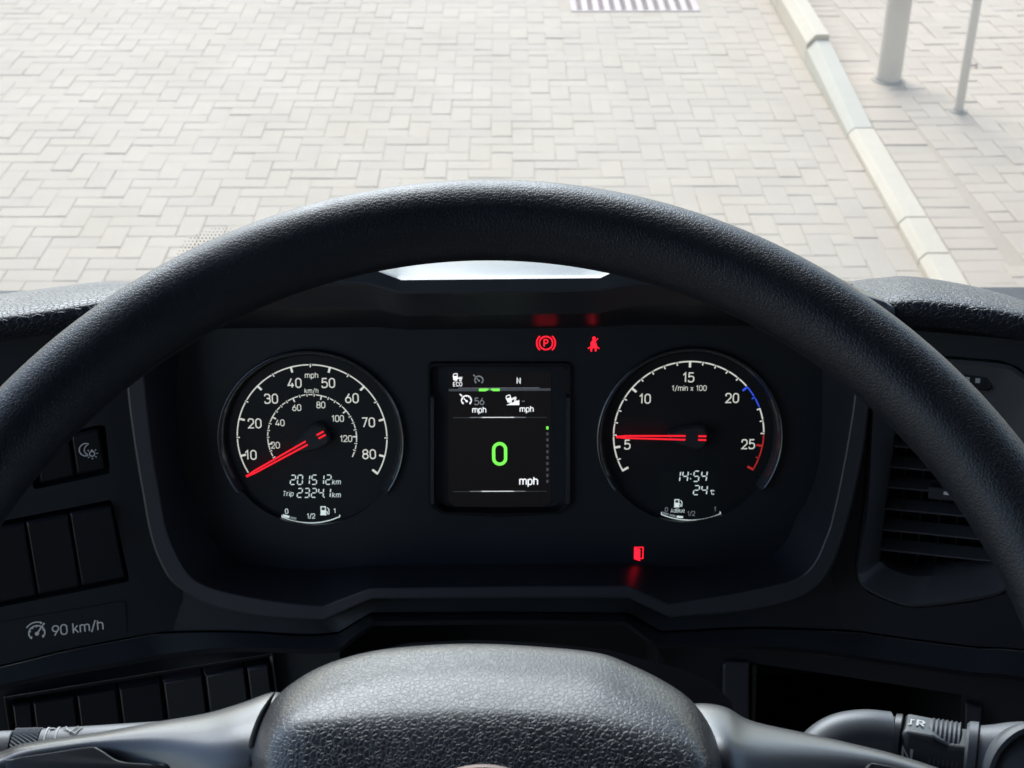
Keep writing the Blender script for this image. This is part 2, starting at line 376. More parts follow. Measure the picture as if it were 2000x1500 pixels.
GL = {
 '0': (.56, [('c', rr(0, 0, .56, 1, .28))]), '1': (.36, [('o', [(.02, .76), (.26, 1), (.26, 0)], 0)]),
 '2': (.56, [('o', [(.0, .70), (0, 1), (.54, 1), (.54, .56), (.0, .0), (.58, 0)], [0, .27, .27, .16, 0, 0])]),
 '3': (.56, [('o', [(0, .78), (0, 1), (.53, 1), (.53, .53), (.2, .53)], .24), ('o', [(.2, .53), (.56, .53), (.56, 0), (0, 0), (0, .22)], .26)]),
 '4': (.60, [('o', [(.36, 1), (.0, .24), (.62, .24)], 0), ('o', [(.44, .5), (.44, 0)], 0)]),
 '5': (.56, [('o', [(.52, 1), (.06, 1), (.03, .5)], 0), ('o', [(.03, .5), (.1, .62), (.56, .62), (.56, 0), (0, 0), (0, .2)], [0, .1, .26, .27, .27, 0])]),
 '6': (.56, [('o', [(.40, 1), (.035, .42)], 0), ('c', rr(0, 0, .56, .60, .28))]),
 '7': (.54, [('o', [(0, 1), (.54, 1), (.18, 0)], 0)]),
 '8': (.56, [('c', rr(.03, .53, .53, 1, .23)), ('c', rr(0, 0, .56, .53, .26))]),
 '9': (.56, [('c', rr(0, .40, .56, 1, .28)), ('o', [(.525, .58), (.16, 0)], 0)]),
 'm': (.84, [('o', [(0, 0), (0, .74)], 0), ('o', [(0, .4), (0, .74), (.42, .74), (.42, 0)], [0, .2, .2, 0]), ('o', [(.42, .4), (.42, .74), (.84, .74), (.84, 0)], [0, .2, .2, 0])]),
 'n': (.46, [('o', [(0, 0), (0, .74)], 0), ('o', [(0, .4), (0, .74), (.46, .74), (.46, 0)], [0, .22, .22, 0])]),
 'p': (.50, [('o', [(0, -.28), (0, .74)], 0), ('c', rr(0, 0, .5, .74, .24))]),
 'd': (.50, [('o', [(.5, 0), (.5, 1)], 0), ('c', rr(0, 0, .5, .74, .24))]),
 'h': (.48, [('o', [(0, 0), (0, 1)], 0), ('o', [(0, .4), (0, .74), (.48, .74), (.48, 0)], [0, .22, .22, 0])]),
 'k': (.46, [('o', [(0, 0), (0, 1)], 0), ('o', [(.02, .28), (.42, .74)], 0), ('o', [(.15, .42), (.46, 0)], 0)]),
 '/': (.40, [('o', [(0, -.12), (.4, 1.06)], 0)]), 'i': (.02, [('o', [(0, 0), (0, .74)], 0), ('o', [(0, .9), (0, 1.03)], 0)]),
 'l': (.02, [('o', [(0, 0), (0, 1)], 0)]), 'x': (.44, [('o', [(0, 0), (.44, .7)], 0), ('o', [(0, .7), (.44, 0)], 0)]),
 'r': (.28, [('o', [(0, 0), (0, .74)], 0), ('o', [(0, .42), (0, .74), (.28, .74)], .2)]),
 'u': (.46, [('o', [(0, .74), (0, 0), (.46, 0), (.46, .74)], [0, .22, .22, 0])]),
 'e': (.48, [('o', [(.0, .38), (.48, .38), (.48, .74), (0, .74), (0, 0), (.44, 0), (.46, .1)], [0, 0, .22, .22, .22, .05, 0])]),
 'T': (.52, [('o', [(0, 1), (.52, 1)], 0), ('o', [(.26, 1), (.26, 0)], 0)]),
 'A': (.58, [('o', [(0, 0), (.29, 1), (.58, 0)], 0), ('o', [(.1, .3), (.48, .3)], 0)]),
 'B': (.50, [('c', rr(0, .53, .46, 1, .16)), ('c', rr(0, 0, .5, .53, .18))]),
 'C': (.52, [('o', [(.52, .75), (.52, 1), (0, 1), (0, 0), (.52, 0), (.52, .25)], .25)]),
 'E': (.46, [('o', [(.46, 1), (0, 1), (0, 0), (.46, 0)], 0), ('o', [(0, .5), (.4, .5)], 0)]),
 'O': (.60, [('c', rr(0, 0, .6, 1, .28))]), 'N': (.56, [('o', [(0, 0), (0, 1), (.56, 0), (.56, 1)], 0)]),
 'P': (.52, [('o', [(0, 0), (0, 1), (.52, 1), (.52, .46), (0, .46)], [0, 0, .26, .26, 0])]),
 'R': (.52, [('o', [(0, 0), (0, 1), (.5, 1), (.5, .48), (0, .48)], [0, 0, .25, .25, 0]), ('o', [(.26, .48), (.54, 0)], 0)]),
 '-': (.36, [('o', [(0, .5), (.36, .5)], 0)]), '.': (.04, [('o', [(.02, 0), (.02, .1)], 0)]), ' ': (.18, []),
 'o': (.12, [('c', rr(0, .8, .2, 1, .1))]),
}
def text_ink(s, t=.13, gap=.22):
    ink = Ink(); x = 0
    for ch in s:
        wd, st = GL[ch]
        for g in st:
            if g[0] == 'c': ink.stroke([(p[0] + x, p[1]) for p in g[1]], t, True)
            else:
                pts = fillet(g[1], g[2], False, 6) if g[2] else g[1]
                ink.stroke([(p[0] + x, p[1]) for p in pts], t)
        x += wd + gap
    wtot = x - gap
    for v in ink.v: v.x -= wtot / 2; v.y -= .5
    return ink
def write(s, plane, px, py, cap, d, mat, parent, t=.13, gap=.22, rot=0.0, name='lettering', shear=0.0):
    u, v = plane.uv(px, py, d); sc = cap * plane.mpp(px, py) / (1 + t)
    return text_ink(s, t, gap).put(name, plane, u, v, d, mat, parent, sc, rot, shear=shear)
SEG = {'0': 'abcdef', '1': 'bc', '2': 'abged', '3': 'abgcd', '4': 'fgbc', '5': 'afgcd'}
def seg_ink(s, w_=.5, t=.10, gap=.24):
    ink = Ink(); x = 0; e = .07
    for ch in s:
        L = {'a': [(e, 1), (w_ - e, 1)], 'b': [(w_, 1 - e), (w_, .5 + e)], 'c': [(w_, .5 - e), (w_, e)], 'd': [(e, 0), (w_ - e, 0)],
             'e': [(0, .5 - e), (0, e)], 'f': [(0, 1 - e), (0, .5 + e)], 'g': [(e, .5), (w_ - e, .5)]}
        if ch == '.': ink.rect(x - gap * .75, -.05, x - gap * .75 + .1, .06); continue
        if ch == ':':
            ink.rect(x, .22, x + .09, .32); ink.rect(x, .66, x + .09, .76); x += .09 + gap; continue
        for k in SEG[ch]: ink.stroke([(p[0] + x, p[1]) for p in L[k]], t)
        x += w_ + gap
    for v in ink.v: v.x -= (x - gap) / 2; v.y -= .5
    return ink, x - gap
def digits(s, plane, x0, x1, y0, y1, d, mat, parent, name='digits'):
    u0, v1 = plane.uv(x0, y0, d); u1, v0 = plane.uv(x1, y1, d); ink, wd = seg_ink(s)
    sc = (v1 - v0) / 1.1; kx = (u1 - u0) / (wd + .14) / sc
    for p in ink.v: p.x *= kx
    return ink.put(name, plane, (u0 + u1) / 2, (v0 + v1) / 2, d, mat, parent, sc, shear=.10)

# ================================================================== GROUND
gnd = put('ground', mesh([(-300, -300, -.06), (300, -300, -.06), (300, 300, -.06), (-300, 300, -.06)], [(0, 1, 2, 3)]), 'sand'); tag(gnd, kind='structure')
UNIT = 0.1
def brick_mesh(L, W, H, ch, seed):
    rnd = random.Random(seed); j = lambda: rnd.uniform(-.0012, .0012)
    hx, hy = L / 2, W / 2
    lv = [(hx, hy, -H), (hx, hy, -ch * .7), (hx - ch, hy - ch, 0.0)]
    vs = []
    for a, b_, z in lv:
        for sx, sy in ((-1, -1), (1, -1), (1, 1), (-1, 1)): vs.append((sx * a + j(), sy * b_ + j(), z + (j() if z == 0 else 0)))
    fs = [(8, 9, 10, 11)]
    for r in (0, 4):
        for k in range(4): fs.append((r + k, r + (k + 1) % 4, r + 4 + (k + 1) % 4, r + 4 + k))
    return vs, fs
BR = [brick_mesh(.1986, .0986, .05, .0030, s) for s in range(6)]
BH = [brick_mesh(.0986, .0986, .05, .0030, s) for s in range(20, 23)]
def to_px(p):
    d = V(p) - EYE; z = d.dot(FW)
    if z <= .05: return None
    return 1000 + FPX * d.dot(RT) / z, 750 + FPX * d.dot(DN) / z
def lay(name, parent, spots, mat, z0, jit):
    """spots: (x, y, angle). The 300 nearest in view are single bricks, the rest one mass."""
    inview = []
    for i, s in enumerate(spots):
        p = to_px((s[0], s[1], z0))
        if p and -30 < p[0] < 2030 and -20 < p[1] < 560 - (0 if abs(p[0] - 976) > 700 else 90): inview.append((-p[1], i))
    inview.sort(); single = set(i for _, i in inview[:300])
    meshes = []
    for k, (vs, fs) in enumerate(BR):
        me = mesh(vs, fs, name); me.materials.append(M[mat]); meshes.append(me)
    V_, F_ = [], []
    for i, (x, y, a) in enumerate(spots):
        k = random.randrange(6); dz = random.gauss(0, jit); da = random.gauss(0, .006); tx, ty = random.gauss(0, jit * 4), random.gauss(0, jit * 4)
        mt = Matrix.Translation((x, y, z0 + dz)) @ Matrix.Rotation(a + da, 4, 'Z') @ Matrix.Rotation(tx, 4, 'X') @ Matrix.Rotation(ty, 4, 'Y')
        if i in single:
            o = bpy.data.objects.new('brick', meshes[k]); COL.objects.link(o); o.parent = parent; o.matrix_local = mt
        else:
            b0 = len(V_); V_ += [mt @ V(v) for v in BR[k][0]]; F_ += [tuple(b0 + q for q in f) for f in BR[k][1]]
    put('distant_bricks', mesh(V_, F_), mat, parent, kind='stuff')
KX = 1.652                         # road face of the kerb
gx0, gx1, lo_, hi_ = .42, 1.195, 8.50, 8.98
_q = lambda x0, y0, x1, y1: [(x0, y0, -.003), (x1, y0, -.003), (x1, y1, -.003), (x0, y1, -.003)]
_v = _q(-40, -8, KX, lo_) + _q(-40, hi_, KX, 40) + _q(-40, lo_, gx0, hi_) + _q(gx1, lo_, KX, hi_)
road = put('road_paving', mesh(_v, [(4 * k, 4 * k + 1, 4 * k + 2, 4 * k + 3) for k in range(4)]), 'sand'); tag(road, kind='structure')
spots = []; ox, oy = -0.85, 6.685
XE = KX - .202
for r in range(-90, 40):           # r grows towards the viewer
    for k in range(-30, 30):
        c = r + 4 * k; x = ox + (c + 1) * UNIT; y = oy - r * UNIT + UNIT / 2
        if 1.5 < y < 14 and -5.5 < x and x + .1 < XE + .02: spots.append((x, y, 0))
        elif 1.5 < y < 14 and x < XE + .05 and x + .1 >= XE + .02: pass
        c = r - 1 + 4 * k; x = ox + (c + .5) * UNIT; y = oy - r * UNIT
        if 1.5 < y < 14 and -5.5 < x and x + .05 < XE + .02: spots.append((x, y, R(90)))
cells = set()
for (x, y, a) in spots:
    for q in (-.05, .05): cells.add((round((x + (q if a == 0 else 0) - ox - .05) / UNIT), round((y + (q if a else 0) - oy - .05) / UNIT)))
halves = []
for i in range(-46, 40):
    for j in range(-51, 73):
        x, y = ox + .05 + i * UNIT, oy + .05 + j * UNIT
        if (i, j) not in cells and x + .05 < XE + .02 and 1.6 < y < 13.9 and x > XE - .35: halves.append((x, y, 0))
for col in range(2):
    for k in range(62):
        spots.append((KX - .0515 - col * .1, 1.55 + k * .2 + (.1 if col else 0), R(90)))
spots = [s for s in spots if not (gx0 - .06 < s[0] < gx1 + .06 and lo_ - .06 < s[1] < hi_ + .06)]
lay('brick', road, spots, 'paver', 0.0, .0007)
hm = []
for vs0, fs0 in BH:
    me = mesh(vs0, fs0, 'half_brick'); me.materials.append(M['paver']); hm.append(me)
for x, y, a in halves:
    o = bpy.data.objects.new('half_brick', random.choice(hm)); COL.objects.link(o); o.parent = road; o.location = (x, y, random.gauss(0, .0006))
WZ = 0.045
walk = put('sidewalk', mesh([(KX + .1, -8, WZ - .0045), (40, -8, WZ - .0045), (40, 40, WZ - .0045), (KX + .1, 40, WZ - .0045)], [(0, 1, 2, 3)]), 'sand'); tag(walk, kind='structure')
spots = []
for k in range(125): spots.append((KX + .122 + .103, 1.5 + k * .1, 0))
ca, sa = math.cos(R(2.5)), math.sin(R(2.5)); wx, wy = KX + .333, 6.5
for r in range(-90, 60):
    for k in range(-30, 30):
        for c, dx, dy, a in ((r + 4 * k, 1.0, .5, 0), (r - 1 + 4 * k, .5, 0.0, 90)):
            lx, ly = (c + dx) * UNIT, -(r - dy) * UNIT
            x = wx + lx * ca - ly * sa; y = wy + lx * sa + ly * ca
            if 1.5 < y < 14 and x - (.1 if a == 0 else .05) > KX + .327 - .02 and x < 6: spots.append((x, y, R(a) + R(2.5)))
fld = [(c_, r_) for r_ in range(-90, 60) for c_ in range(-130, 60)]
cells = set()
for (x, y, a) in spots[125:]:
    dx, dy = x - wx, y - wy; lx, ly = dx * ca + dy * sa, -dx * sa + dy * ca
    for q in (-.05, .05): cells.add((round((lx + (q if a < 1 else 0) - .05) / UNIT), round((ly + (q if a >= 1 else 0) - .05) / UNIT)))
whalf = []
for i in range(-60, 20):
    for j in range(-60, 75):
        if (i, j) in cells: continue
        lx, ly = (i + .5) * UNIT, (j + .5) * UNIT; x = wx + lx * ca - ly * sa; y = wy + lx * sa + ly * ca
        if KX + .35 < x < KX + .60 and 2 < y < 13: whalf.append((x, y))
hm2 = []
for vs0, fs0 in BH:
    me = mesh(vs0, fs0, 'half_brick'); me.materials.append(M['walk']); hm2.append(me)
for x, y in whalf:
    o = bpy.data.objects.new('half_brick', random.choice(hm2)); COL.objects.link(o); o.parent = walk; o.location = (x, y, WZ + random.gauss(0, .001)); o.rotation_euler.z = R(2.5)
lay('brick', walk, spots, 'walk', WZ, .0014)

# kerb of separate stones: low in front, one ramped stone, full height beyond
kerb = empty('kerb', (KX + .07, 6.0, 0)); tag(kerb, kind='structure')
ys = [1.6, 2.6, 3.6, 4.55, 5.10, 5.44, 6.45, 7.56, 8.52, 9.5, 10.5, 11.5, 12.5, 13.5]
def kh(y): return 0.052 if y <= 6.45 else (0.052 + (y - 6.45) / 1.11 * .085 if y < 7.56 else .152)
for i in range(len(ys) - 1):
    y0, y1 = ys[i] + .004, ys[i + 1] - .004
    rows = []
    for y in (y0, y1):
        hh = .152 if y > 7.555 else kh(y)
        if i == 6 and y == y1: hh = .125
        f_ = min(.05, hh * .55)
        rows.append([V((KX, y, -.05)), V((KX, y, hh - f_)), V((KX + f_ * .8, y, hh - .004)), V((KX + f_ * .8 + .006, y, hh)), V((KX + .117, y, hh)), V((KX + .117, y, -.05))])
    put('kerb_stone', loft(rows, close=True, cap0=True, cap1=True), 'kerb2' if i in (6,) else 'kerb', kerb, bevel=.003)

# drain grate
dr = empty('drain_grate', ((gx0 + gx1) / 2, lo_, 0), 'pinkish cast drain grate with rows of slots set in the road paving', 'drain')
put('pit', box_me((gx0 + gx1) / 2, (lo_ + hi_) / 2, -.052, gx1 - gx0 + .05, hi_ - lo_ + .05, .012), 'pit', dr)
fr_ = .02
for a, b_, c, d_ in ((gx0, lo_, gx1, lo_ + fr_), (gx0, hi_ - fr_, gx1, hi_), (gx0, lo_ + fr_, gx0 + fr_, hi_ - fr_), (gx1 - fr_, lo_ + fr_, gx1, hi_ - fr_)):
    put('frame_bar', box_me((a + c) / 2, (b_ + d_) / 2, -.012, c - a - .001, d_ - b_ - .001, .03), 'grate', dr, bevel=.002)
nb = 11; st = (gx1 - gx0 - 2 * fr_) / nb
for k in range(nb + 1):
    put('grate_bar', box_me(gx0 + fr_ + k * st, (lo_ + hi_) / 2, -.013, .036, hi_ - lo_ - 2 * fr_, .026), 'grate', dr, bevel=.002)
for k in range(1, 22):
    y = lo_ + fr_ + k * .02
    put('cross_bar', box_me((gx0 + gx1) / 2, y, -.0165, gx1 - gx0 - 2 * fr_, .007, .014), 'grate', dr)

# posts on the sidewalk
def post(name, px, py, rad, label, bolt=False):
    b_ = at_z(px, py, WZ); e = empty(name, b_, label, 'post')
    put('pole', lathe(b_ - V((0, 0, .02)), (0, 0, 1), (1, 0, 0), [(0, rad), (3.2, rad), (3.205, rad * .9)], 28), 'post', e, smooth=40)
    put('base_dirt_shade', lathe(b_, (0, 0, 1), (1, 0, 0), [(-.01, rad + .03), (.003, rad + .022), (.006, rad + .004)], 24), 'dirt_shade', e, smooth=40)  # thin dark ring: grime at the base, doubling as painted contact shade
    put('cap', lathe(b_ + V((0, 0, 3.184)), (0, 0, 1), (1, 0, 0), [(0, rad * 1.03), (.01, rad * 1.03), (.018, rad * .6), (.02, .0005)], 24), 'post', e, smooth=40)
    return e, b_
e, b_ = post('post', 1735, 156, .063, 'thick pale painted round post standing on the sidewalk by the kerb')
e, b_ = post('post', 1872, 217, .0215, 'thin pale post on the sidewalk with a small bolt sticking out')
hz = at_y(1893, 127, b_.y).z
put('bolt', lathe(V((b_.x + .02, b_.y, hz)), (1, -.25, 0), (0, 0, 1), [(0, .007), (.022, .007), (.022, .017), (.034, .017), (.034, .0008)], 12), 'post', e, smooth=30)

# ================================================================== CAB SHELL (setting)
def structure(name, me, mat, **k): return tag(put(name, me, mat, **k), kind='structure')
XL, XR, ZR, ZF, YB = -.78, 1.62, 3.3, 1.5, -.85
structure('cab_floor', box_me((XL + XR) / 2, .25, ZF - .02, XR - XL, 2.2, .04), 'rubber')
structure('cab_roof', box_me((XL + XR) / 2, .14, ZR + .03, XR - XL + .1, 2.06, .06), 'cabtrim')
structure('cab_rear_wall', box_me((XL + XR) / 2, YB - .03, (ZF + ZR) / 2, XR - XL, .06, ZR - ZF), 'cabtrim')
structure('cab_front_wall', box_me((XL + XR) / 2, 1.36, 1.66, XR - XL, .05, .34), 'cabtrim')
structure('cab_sill', box_me(XL, .25, 1.54, .06, 2.1, .10), 'cabtrim')
structure('cab_side_rail', box_me(XL, .14, ZR - .07, .06, 2.0, .14), 'cabtrim')
structure('cab_door_pillar', box_me(XL, -.66, 2.4, .06, .34, 1.6), 'cabtrim')
structure('cab_side_wall', box_me(XR, .25, 1.95, .06, 2.1, .9), 'cabtrim')
structure('cab_side_rail', box_me(XR, .14, ZR - .07, .06, 2.0, .14), 'cabtrim')
structure('cab_door_pillar', box_me(XR, -.6, 2.8, .06, .5, .78), 'cabtrim')
WB = (1.33, 1.80); WT = (1.14, 3.26)           # windscreen foot and head (y, z)
for x in (XL + .02, XR - .02):
    structure('cab_front_pillar', tube([(x, WB[0] - .02, WB[1] - .25), (x, WT[0] - .02, WT[1])], .055, 10), 'cabtrim', smooth=40)
ws = empty('windscreen', ((XL + XR) / 2, WB[0], WB[1]), 'clear windscreen with black dotted print at its lower edge', 'windscreen')
rows = []
for k in range(9):
    u = k / 8; x = XL + .06 + (XR - XL - .12) * u; bow = .05 * (1 - (2 * u - 1) ** 2)
    rows.append([V((x, WB[0] - .05 + bow, WB[1])), V((x, WT[0] - .05 + bow, WT[1]))])
put('glass_pane', loft(rows), 'glass', ws, smooth=180)
# black printed spot with fading dots on the inside of the glass
def glass_pt(px, py):
    d = ray(px, py); lo, hi = .8, 1.6
    for _ in range(40):
        mid = (lo + hi) / 2; p = EYE + d * (mid / d.y)
        u = (p.x - XL - .06) / (XR - XL - .12); bow = .05 * (1 - (2 * u - 1) ** 2)
        gy = WB[0] - .05 + bow + (WT[0] - WB[0]) * (p.z - WB[1]) / (WT[1] - WB[1])
        if p.y < gy: lo = mid
        else: hi = mid
    return EYE + d * ((lo - .002) / d.y)
def frit_disc(px, py, r, seg):
    return [glass_pt(px + r * math.cos(2 * math.pi * k / seg), py + r * math.sin(2 * math.pi * k / seg)) for k in range(seg)]
fv, ff = [], []
cx, cy = 432, 552
for i in range(-24, 24):
    for j in range(-24, 24):
        x = cx + (i + .5 * (j % 2)) * 7.4; y = cy + j * 6.2; rr_ = math.hypot((x - cx), (y - cy) * 1.0)
        if rr_ < 78 or rr_ > 108 or y > cy + 30: continue
        q = frit_disc(x, y, 2.0 * max(.4, 1 - (rr_ - 78) / 48), 8); b0 = len(fv); fv += q; ff.append(tuple(range(b0, b0 + 8)))
put('frit_dots', mesh(fv, ff), 'rubber', ws, kind='stuff')
put('frit_spot', mesh(frit_disc(cx, cy, 74, 40), [tuple(range(40))]), 'rubber', ws)
put('lower_seal', tube([r[0] + V((0, -.008, 0)) for r in rows], .012, 8), 'rubber', ws, smooth=60)

# ================================================================== DASHBOARD
dash = empty('dashboard', (0.0, 1.0, ZF), 'black moulded dashboard body with grained padded top edges', 'dashboard')
NS = 5
Fk = [(352,650),(345,760),(352,900),(375,975),(395,1010),(413,1052),(441,1084),(490,1101),(560,1110),(620,1113),(719,1104),(976,1102),(1225,1100),(1325,1108),(1392,1106),(1462,1096),(1511,1080),(1539,1050),(1557,1007),(1577,975),(1600,900),(1607,760),(1600,650)]
Ik = [(276,650),(283,745),(298,880),(312,960),(325,1030),(345,1085),(378,1130),(440,1155),(540,1174),(630,1183),(722,1148),(976,1145),(1226,1143),(1305,1179),(1405,1164),(1505,1144),(1562,1126),(1592,1095),(1612,1050),(1625,1010),(1648,900),(1668,774),(1676,650)]
Ok = [(243,650),(248,760),(262,870),(278,965),(292,1040),(312,1098),(345,1145),(420,1185),(520,1205),(632,1212),(726,1170),(976,1168),(1228,1168),(1308,1206),(1440,1196),(1535,1178),(1590,1152),(1622,1112),(1640,1070),(1658,1010),(1682,905),(1697,795),(1706,650)]
SH = (9, 10, 12, 13)
BD = 0.045
def row(keys, d, sharp=SH, fn=None): return spline([(fn or PC.pt)(x, y, d) for x, y in keys], sharp, NS)
rF, rI, rO = row(Fk, 0), row(Ik, BD), row(Ok, BD + .003)
rI1 = row(Ik, BD + .002)
rO2 = row(Ok, -.012)
cl = empty('instrument_cluster', PC.pt(976, 1100, 0), 'black instrument cluster with two round dials, a centre screen and red lamps', 'instruments')
put('recess_wall', loft([rF, rI]), 'cluster', cl, smooth=35)
put('bezel', loft([rI, rI1, rO, rO2]), 'trim', dash, smooth=35, bevel=.0012)
# hood
F2 = [(1600,650),(1590,637),(1400,636),(1235,634),(1158,640),(976,642),(795,644),(740,639),(600,640),(380,643),(352,650)]
I2 = [(1676,650),(1660,606),(1400,597),(1235,598),(1169,613),(976,615),(795,618),(745,606),(600,604),(300,616),(276,650)]
O2 = [(1706,650),(1700,592),(1400,562),(1238,557),(1169,569),(976,571),(779,573),(718,556),(600,556),(262,590),(243,650)]
N2 = [(1722,640),(1727,590),(1400,515),(1206,527),(1172,543),(976,545),(784,547),(733,528),(600,518),(255,565),(235,650)]
T2 = [(1720,600),(1690,560),(1400,485),(1206,455),(1172,450),(976,446),(784,450),(733,455),(600,470),(330,545),(250,600)]
SH2 = (3, 4, 6, 7)
hF, hI = row(F2, 0, SH2), row(I2, BD, SH2); hI1 = row(I2, BD + .002, SH2)
hO, hN = row(O2, BD + .024, SH2), row(N2, BD + .020, SH2)
hO1 = row([(x, y + 8) for x, y in O2], BD + .016, SH2)
hT = spline([at_y(x, y, PC.pt(x2, y2, BD).y + .13 - .07 * (abs(x - 976) / 740) ** 2) for (x, y), (x2, y2) in zip(T2, N2)], SH2, NS)
put('recess_ceiling', loft([hF, hI]), 'cluster', cl, smooth=35)
put('hood_front', loft([hI, hI1, hO1, hO, hN]), 'hoodface', dash, smooth=35, bevel=.0015)
hN1 = [a + (b_ - a) * .03 + V((0, 0, .0012)) for a, b_ in zip(hN, hT)]
hT1 = [p + V((0, .02, -.03)) for p in hT]; hT2 = [p + V((0, .05, -.16)) for p in hT]
put('hood_top', loft([hN, hN1, hT, hT1, hT2]), 'hood', dash, smooth=35)
# fascia sheet of the cluster
allF = rF[:-1] + hF[:-1]
fuv = [((p - PC.o).dot(PC.ex), (p - PC.o).dot(PC.eu)) for p in allF]
GL_C, GR_C = (608.2, 858.0), (1346.6, 852.5)
def circ(u, v, r, seg=64): return [(u + r * math.cos(2 * math.pi * k / seg), v + r * math.sin(2 * math.pi * k / seg)) for k in range(seg)]
gu = [PC.uv(*GL_C), PC.uv(*GR_C)]
dsp = fillet(uvs(PC, [(836, 708), (1115, 708), (1114, 985), (1092, 1002), (976, 1007), (862, 1002), (839, 985)]), [.004, .004, .008, .01, .02, .01, .008], True, 5)
put('fascia', panel(PC, fuv, [circ(gu[0][0], gu[0][1] - .0008, .0574), circ(gu[1][0], gu[1][1] - .0008, .0574), dsp], 0, .012), 'cluster', cl, smooth=30)

# ---- dials
def dial(name, cpx, label):
    u, v = PC.uv(*cpx); g = bpy.data.objects.new(name, None); COL.objects.link(g); g.parent = cl
    g.matrix_parent_inverse = Matrix.Translation(cl.location).inverted(); g.location = PC.w(u, v, 0); g['label'] = label; g.empty_display_size = .03
    o = PC.w(u, v, 0)
    put('dial_face', mesh([PC.w(*p, -.0042) for p in circ(u, v - .0008, .0575, 72)], [tuple(range(72))]), 'dial', g)
    put('ring', lathe(o - PC.eu * .0008, PC.n, PC.ex, [(-.006, .0575), (.0, .0600), (.0022, .0602), (.0036, .0590), (.0034, .0578), (-.001, .0556), (-.0042, .0550)], 96, 1.0, R(-36), R(252)), 'ring', g, smooth=50)
    put('highlight_lip', tube([PC.w(u + .0592 * math.cos(R(a)), v - .0008 + .0592 * math.sin(R(a)), .0034) for a in range(-34, 216, 3)], .0007, 8), 'lip', g, smooth=60)  # thin bright metal strip added to catch highlight lines along the dial ring
    return g, u, v
def put_in(g):
    return g
sp, su, sv = dial('speedometer', GL_C, 'round speedometer with mph and km/h scales')
ta, tu, tv = dial('tachometer', GR_C, 'round rev counter with blue and red scale ends')
DD = -.0039
def pol(u, v, r, a): return (u + r * math.cos(R(a)), v + r * math.sin(R(a)))
def arc_ink(r, a0, a1, t, step=2.5):
    k = Ink(); n_ = max(2, int(abs(a1 - a0) / step)); k.stroke([pol(0, 0, r, a0 + (a1 - a0) * i / n_) for i in range(n_ + 1)], t); return k
def scale(g, u, v, r, a_of, lo, hi, major, minor, t, mlen, mt, mat, name='scale_marks', slen=.0011, ends=True):
    k = Ink(); marks = []
    x = lo
    vals = []
    q = math.ceil(lo / minor - 1e-6) * minor
    while q <= hi + 1e-6: vals.append(q); q += minor
    gaps = [vv for vv in vals if vv > lo + 1e-6 and vv < hi - 1e-6 and abs(vv / major - round(vv / major)) > 1e-6]
    edges = [lo] + gaps + [hi]
    ga = .0010 / r / math.pi * 180
    for i in range(len(edges) - 1):
        a0 = a_of(edges[i]) - (ga if i else 0); a1 = a_of(edges[i + 1]) + (ga if i < len(edges) - 2 else 0)
        n_ = max(2, int(abs(a1 - a0) / 2)); k.stroke([pol(0, 0, r, a0 + (a1 - a0) * j / n_) for j in range(n_ + 1)], t)
    for vv in gaps: k.stroke([pol(0, 0, r + .0006, a_of(vv)), pol(0, 0, r - slen * 1.5, a_of(vv))], t * .9)
    for vv in vals:
        if abs(vv / major - round(vv / major)) < 1e-6: k.stroke([pol(0, 0, r, a_of(vv)), pol(0, 0, r - mlen, a_of(vv))], mt)
    k.put(name, PC, u, v, DD, mat, g, kind='stuff'); return k
am = lambda m_: 224.5 - 3 * m_
ak = lambda k_: 188.6 - 1.875 * (k_ - 20)
an = lambda x: 239.6 - 9.945 * x
RS = 146.5 * PC.mpp(*GL_C); RK = 87.0 * PC.mpp(*GL_C)
scale(sp, su, sv, RS, am, 5.2, 85, 10, 5, .00075, .0036, .0013, 'white')
k = Ink(); k.stroke([pol(0, 0, RS + .0003, am(85)), pol(0, 0, RS - .0042, am(85) + 1)], .0014); k.put('scale_end', PC, su, sv, DD + .00005, 'white', sp)
scale(sp, su, sv, RK, ak, 9, 135, 20, 5, .0006, .0026, .0008, 'white', 'inner_scale_marks', .0008)
Z1 = lambda x, y: (400 + x * .28, 650 + y * .28)
for s, x, y in (('10', 320, 852), ('20', 348, 632), ('30', 463, 460), ('40', 626, 350), ('50', 861, 350), ('60', 1026, 456), ('70', 1140, 625), ('80', 1146, 847)):
    write(s, PC, *Z1(x, y), 20.2, DD, 'white', sp, .125, .24, name='numeral')
for s, x, y in (('20', 492, 784), ('40', 524, 628), ('60', 641, 522), ('80', 809, 503), ('100', 927, 598), ('120', 985, 738)):
    write(s, PC, *Z1(x, y), 13.6, DD, 'white', sp, .12, .2, name='numeral')
write('mph', PC, *Z1(744, 296), 11.8, DD, 'white', sp, .115, .26); write('km/h', PC, *Z1(744, 404), 9.8, DD, 'white', sp, .12, .26)
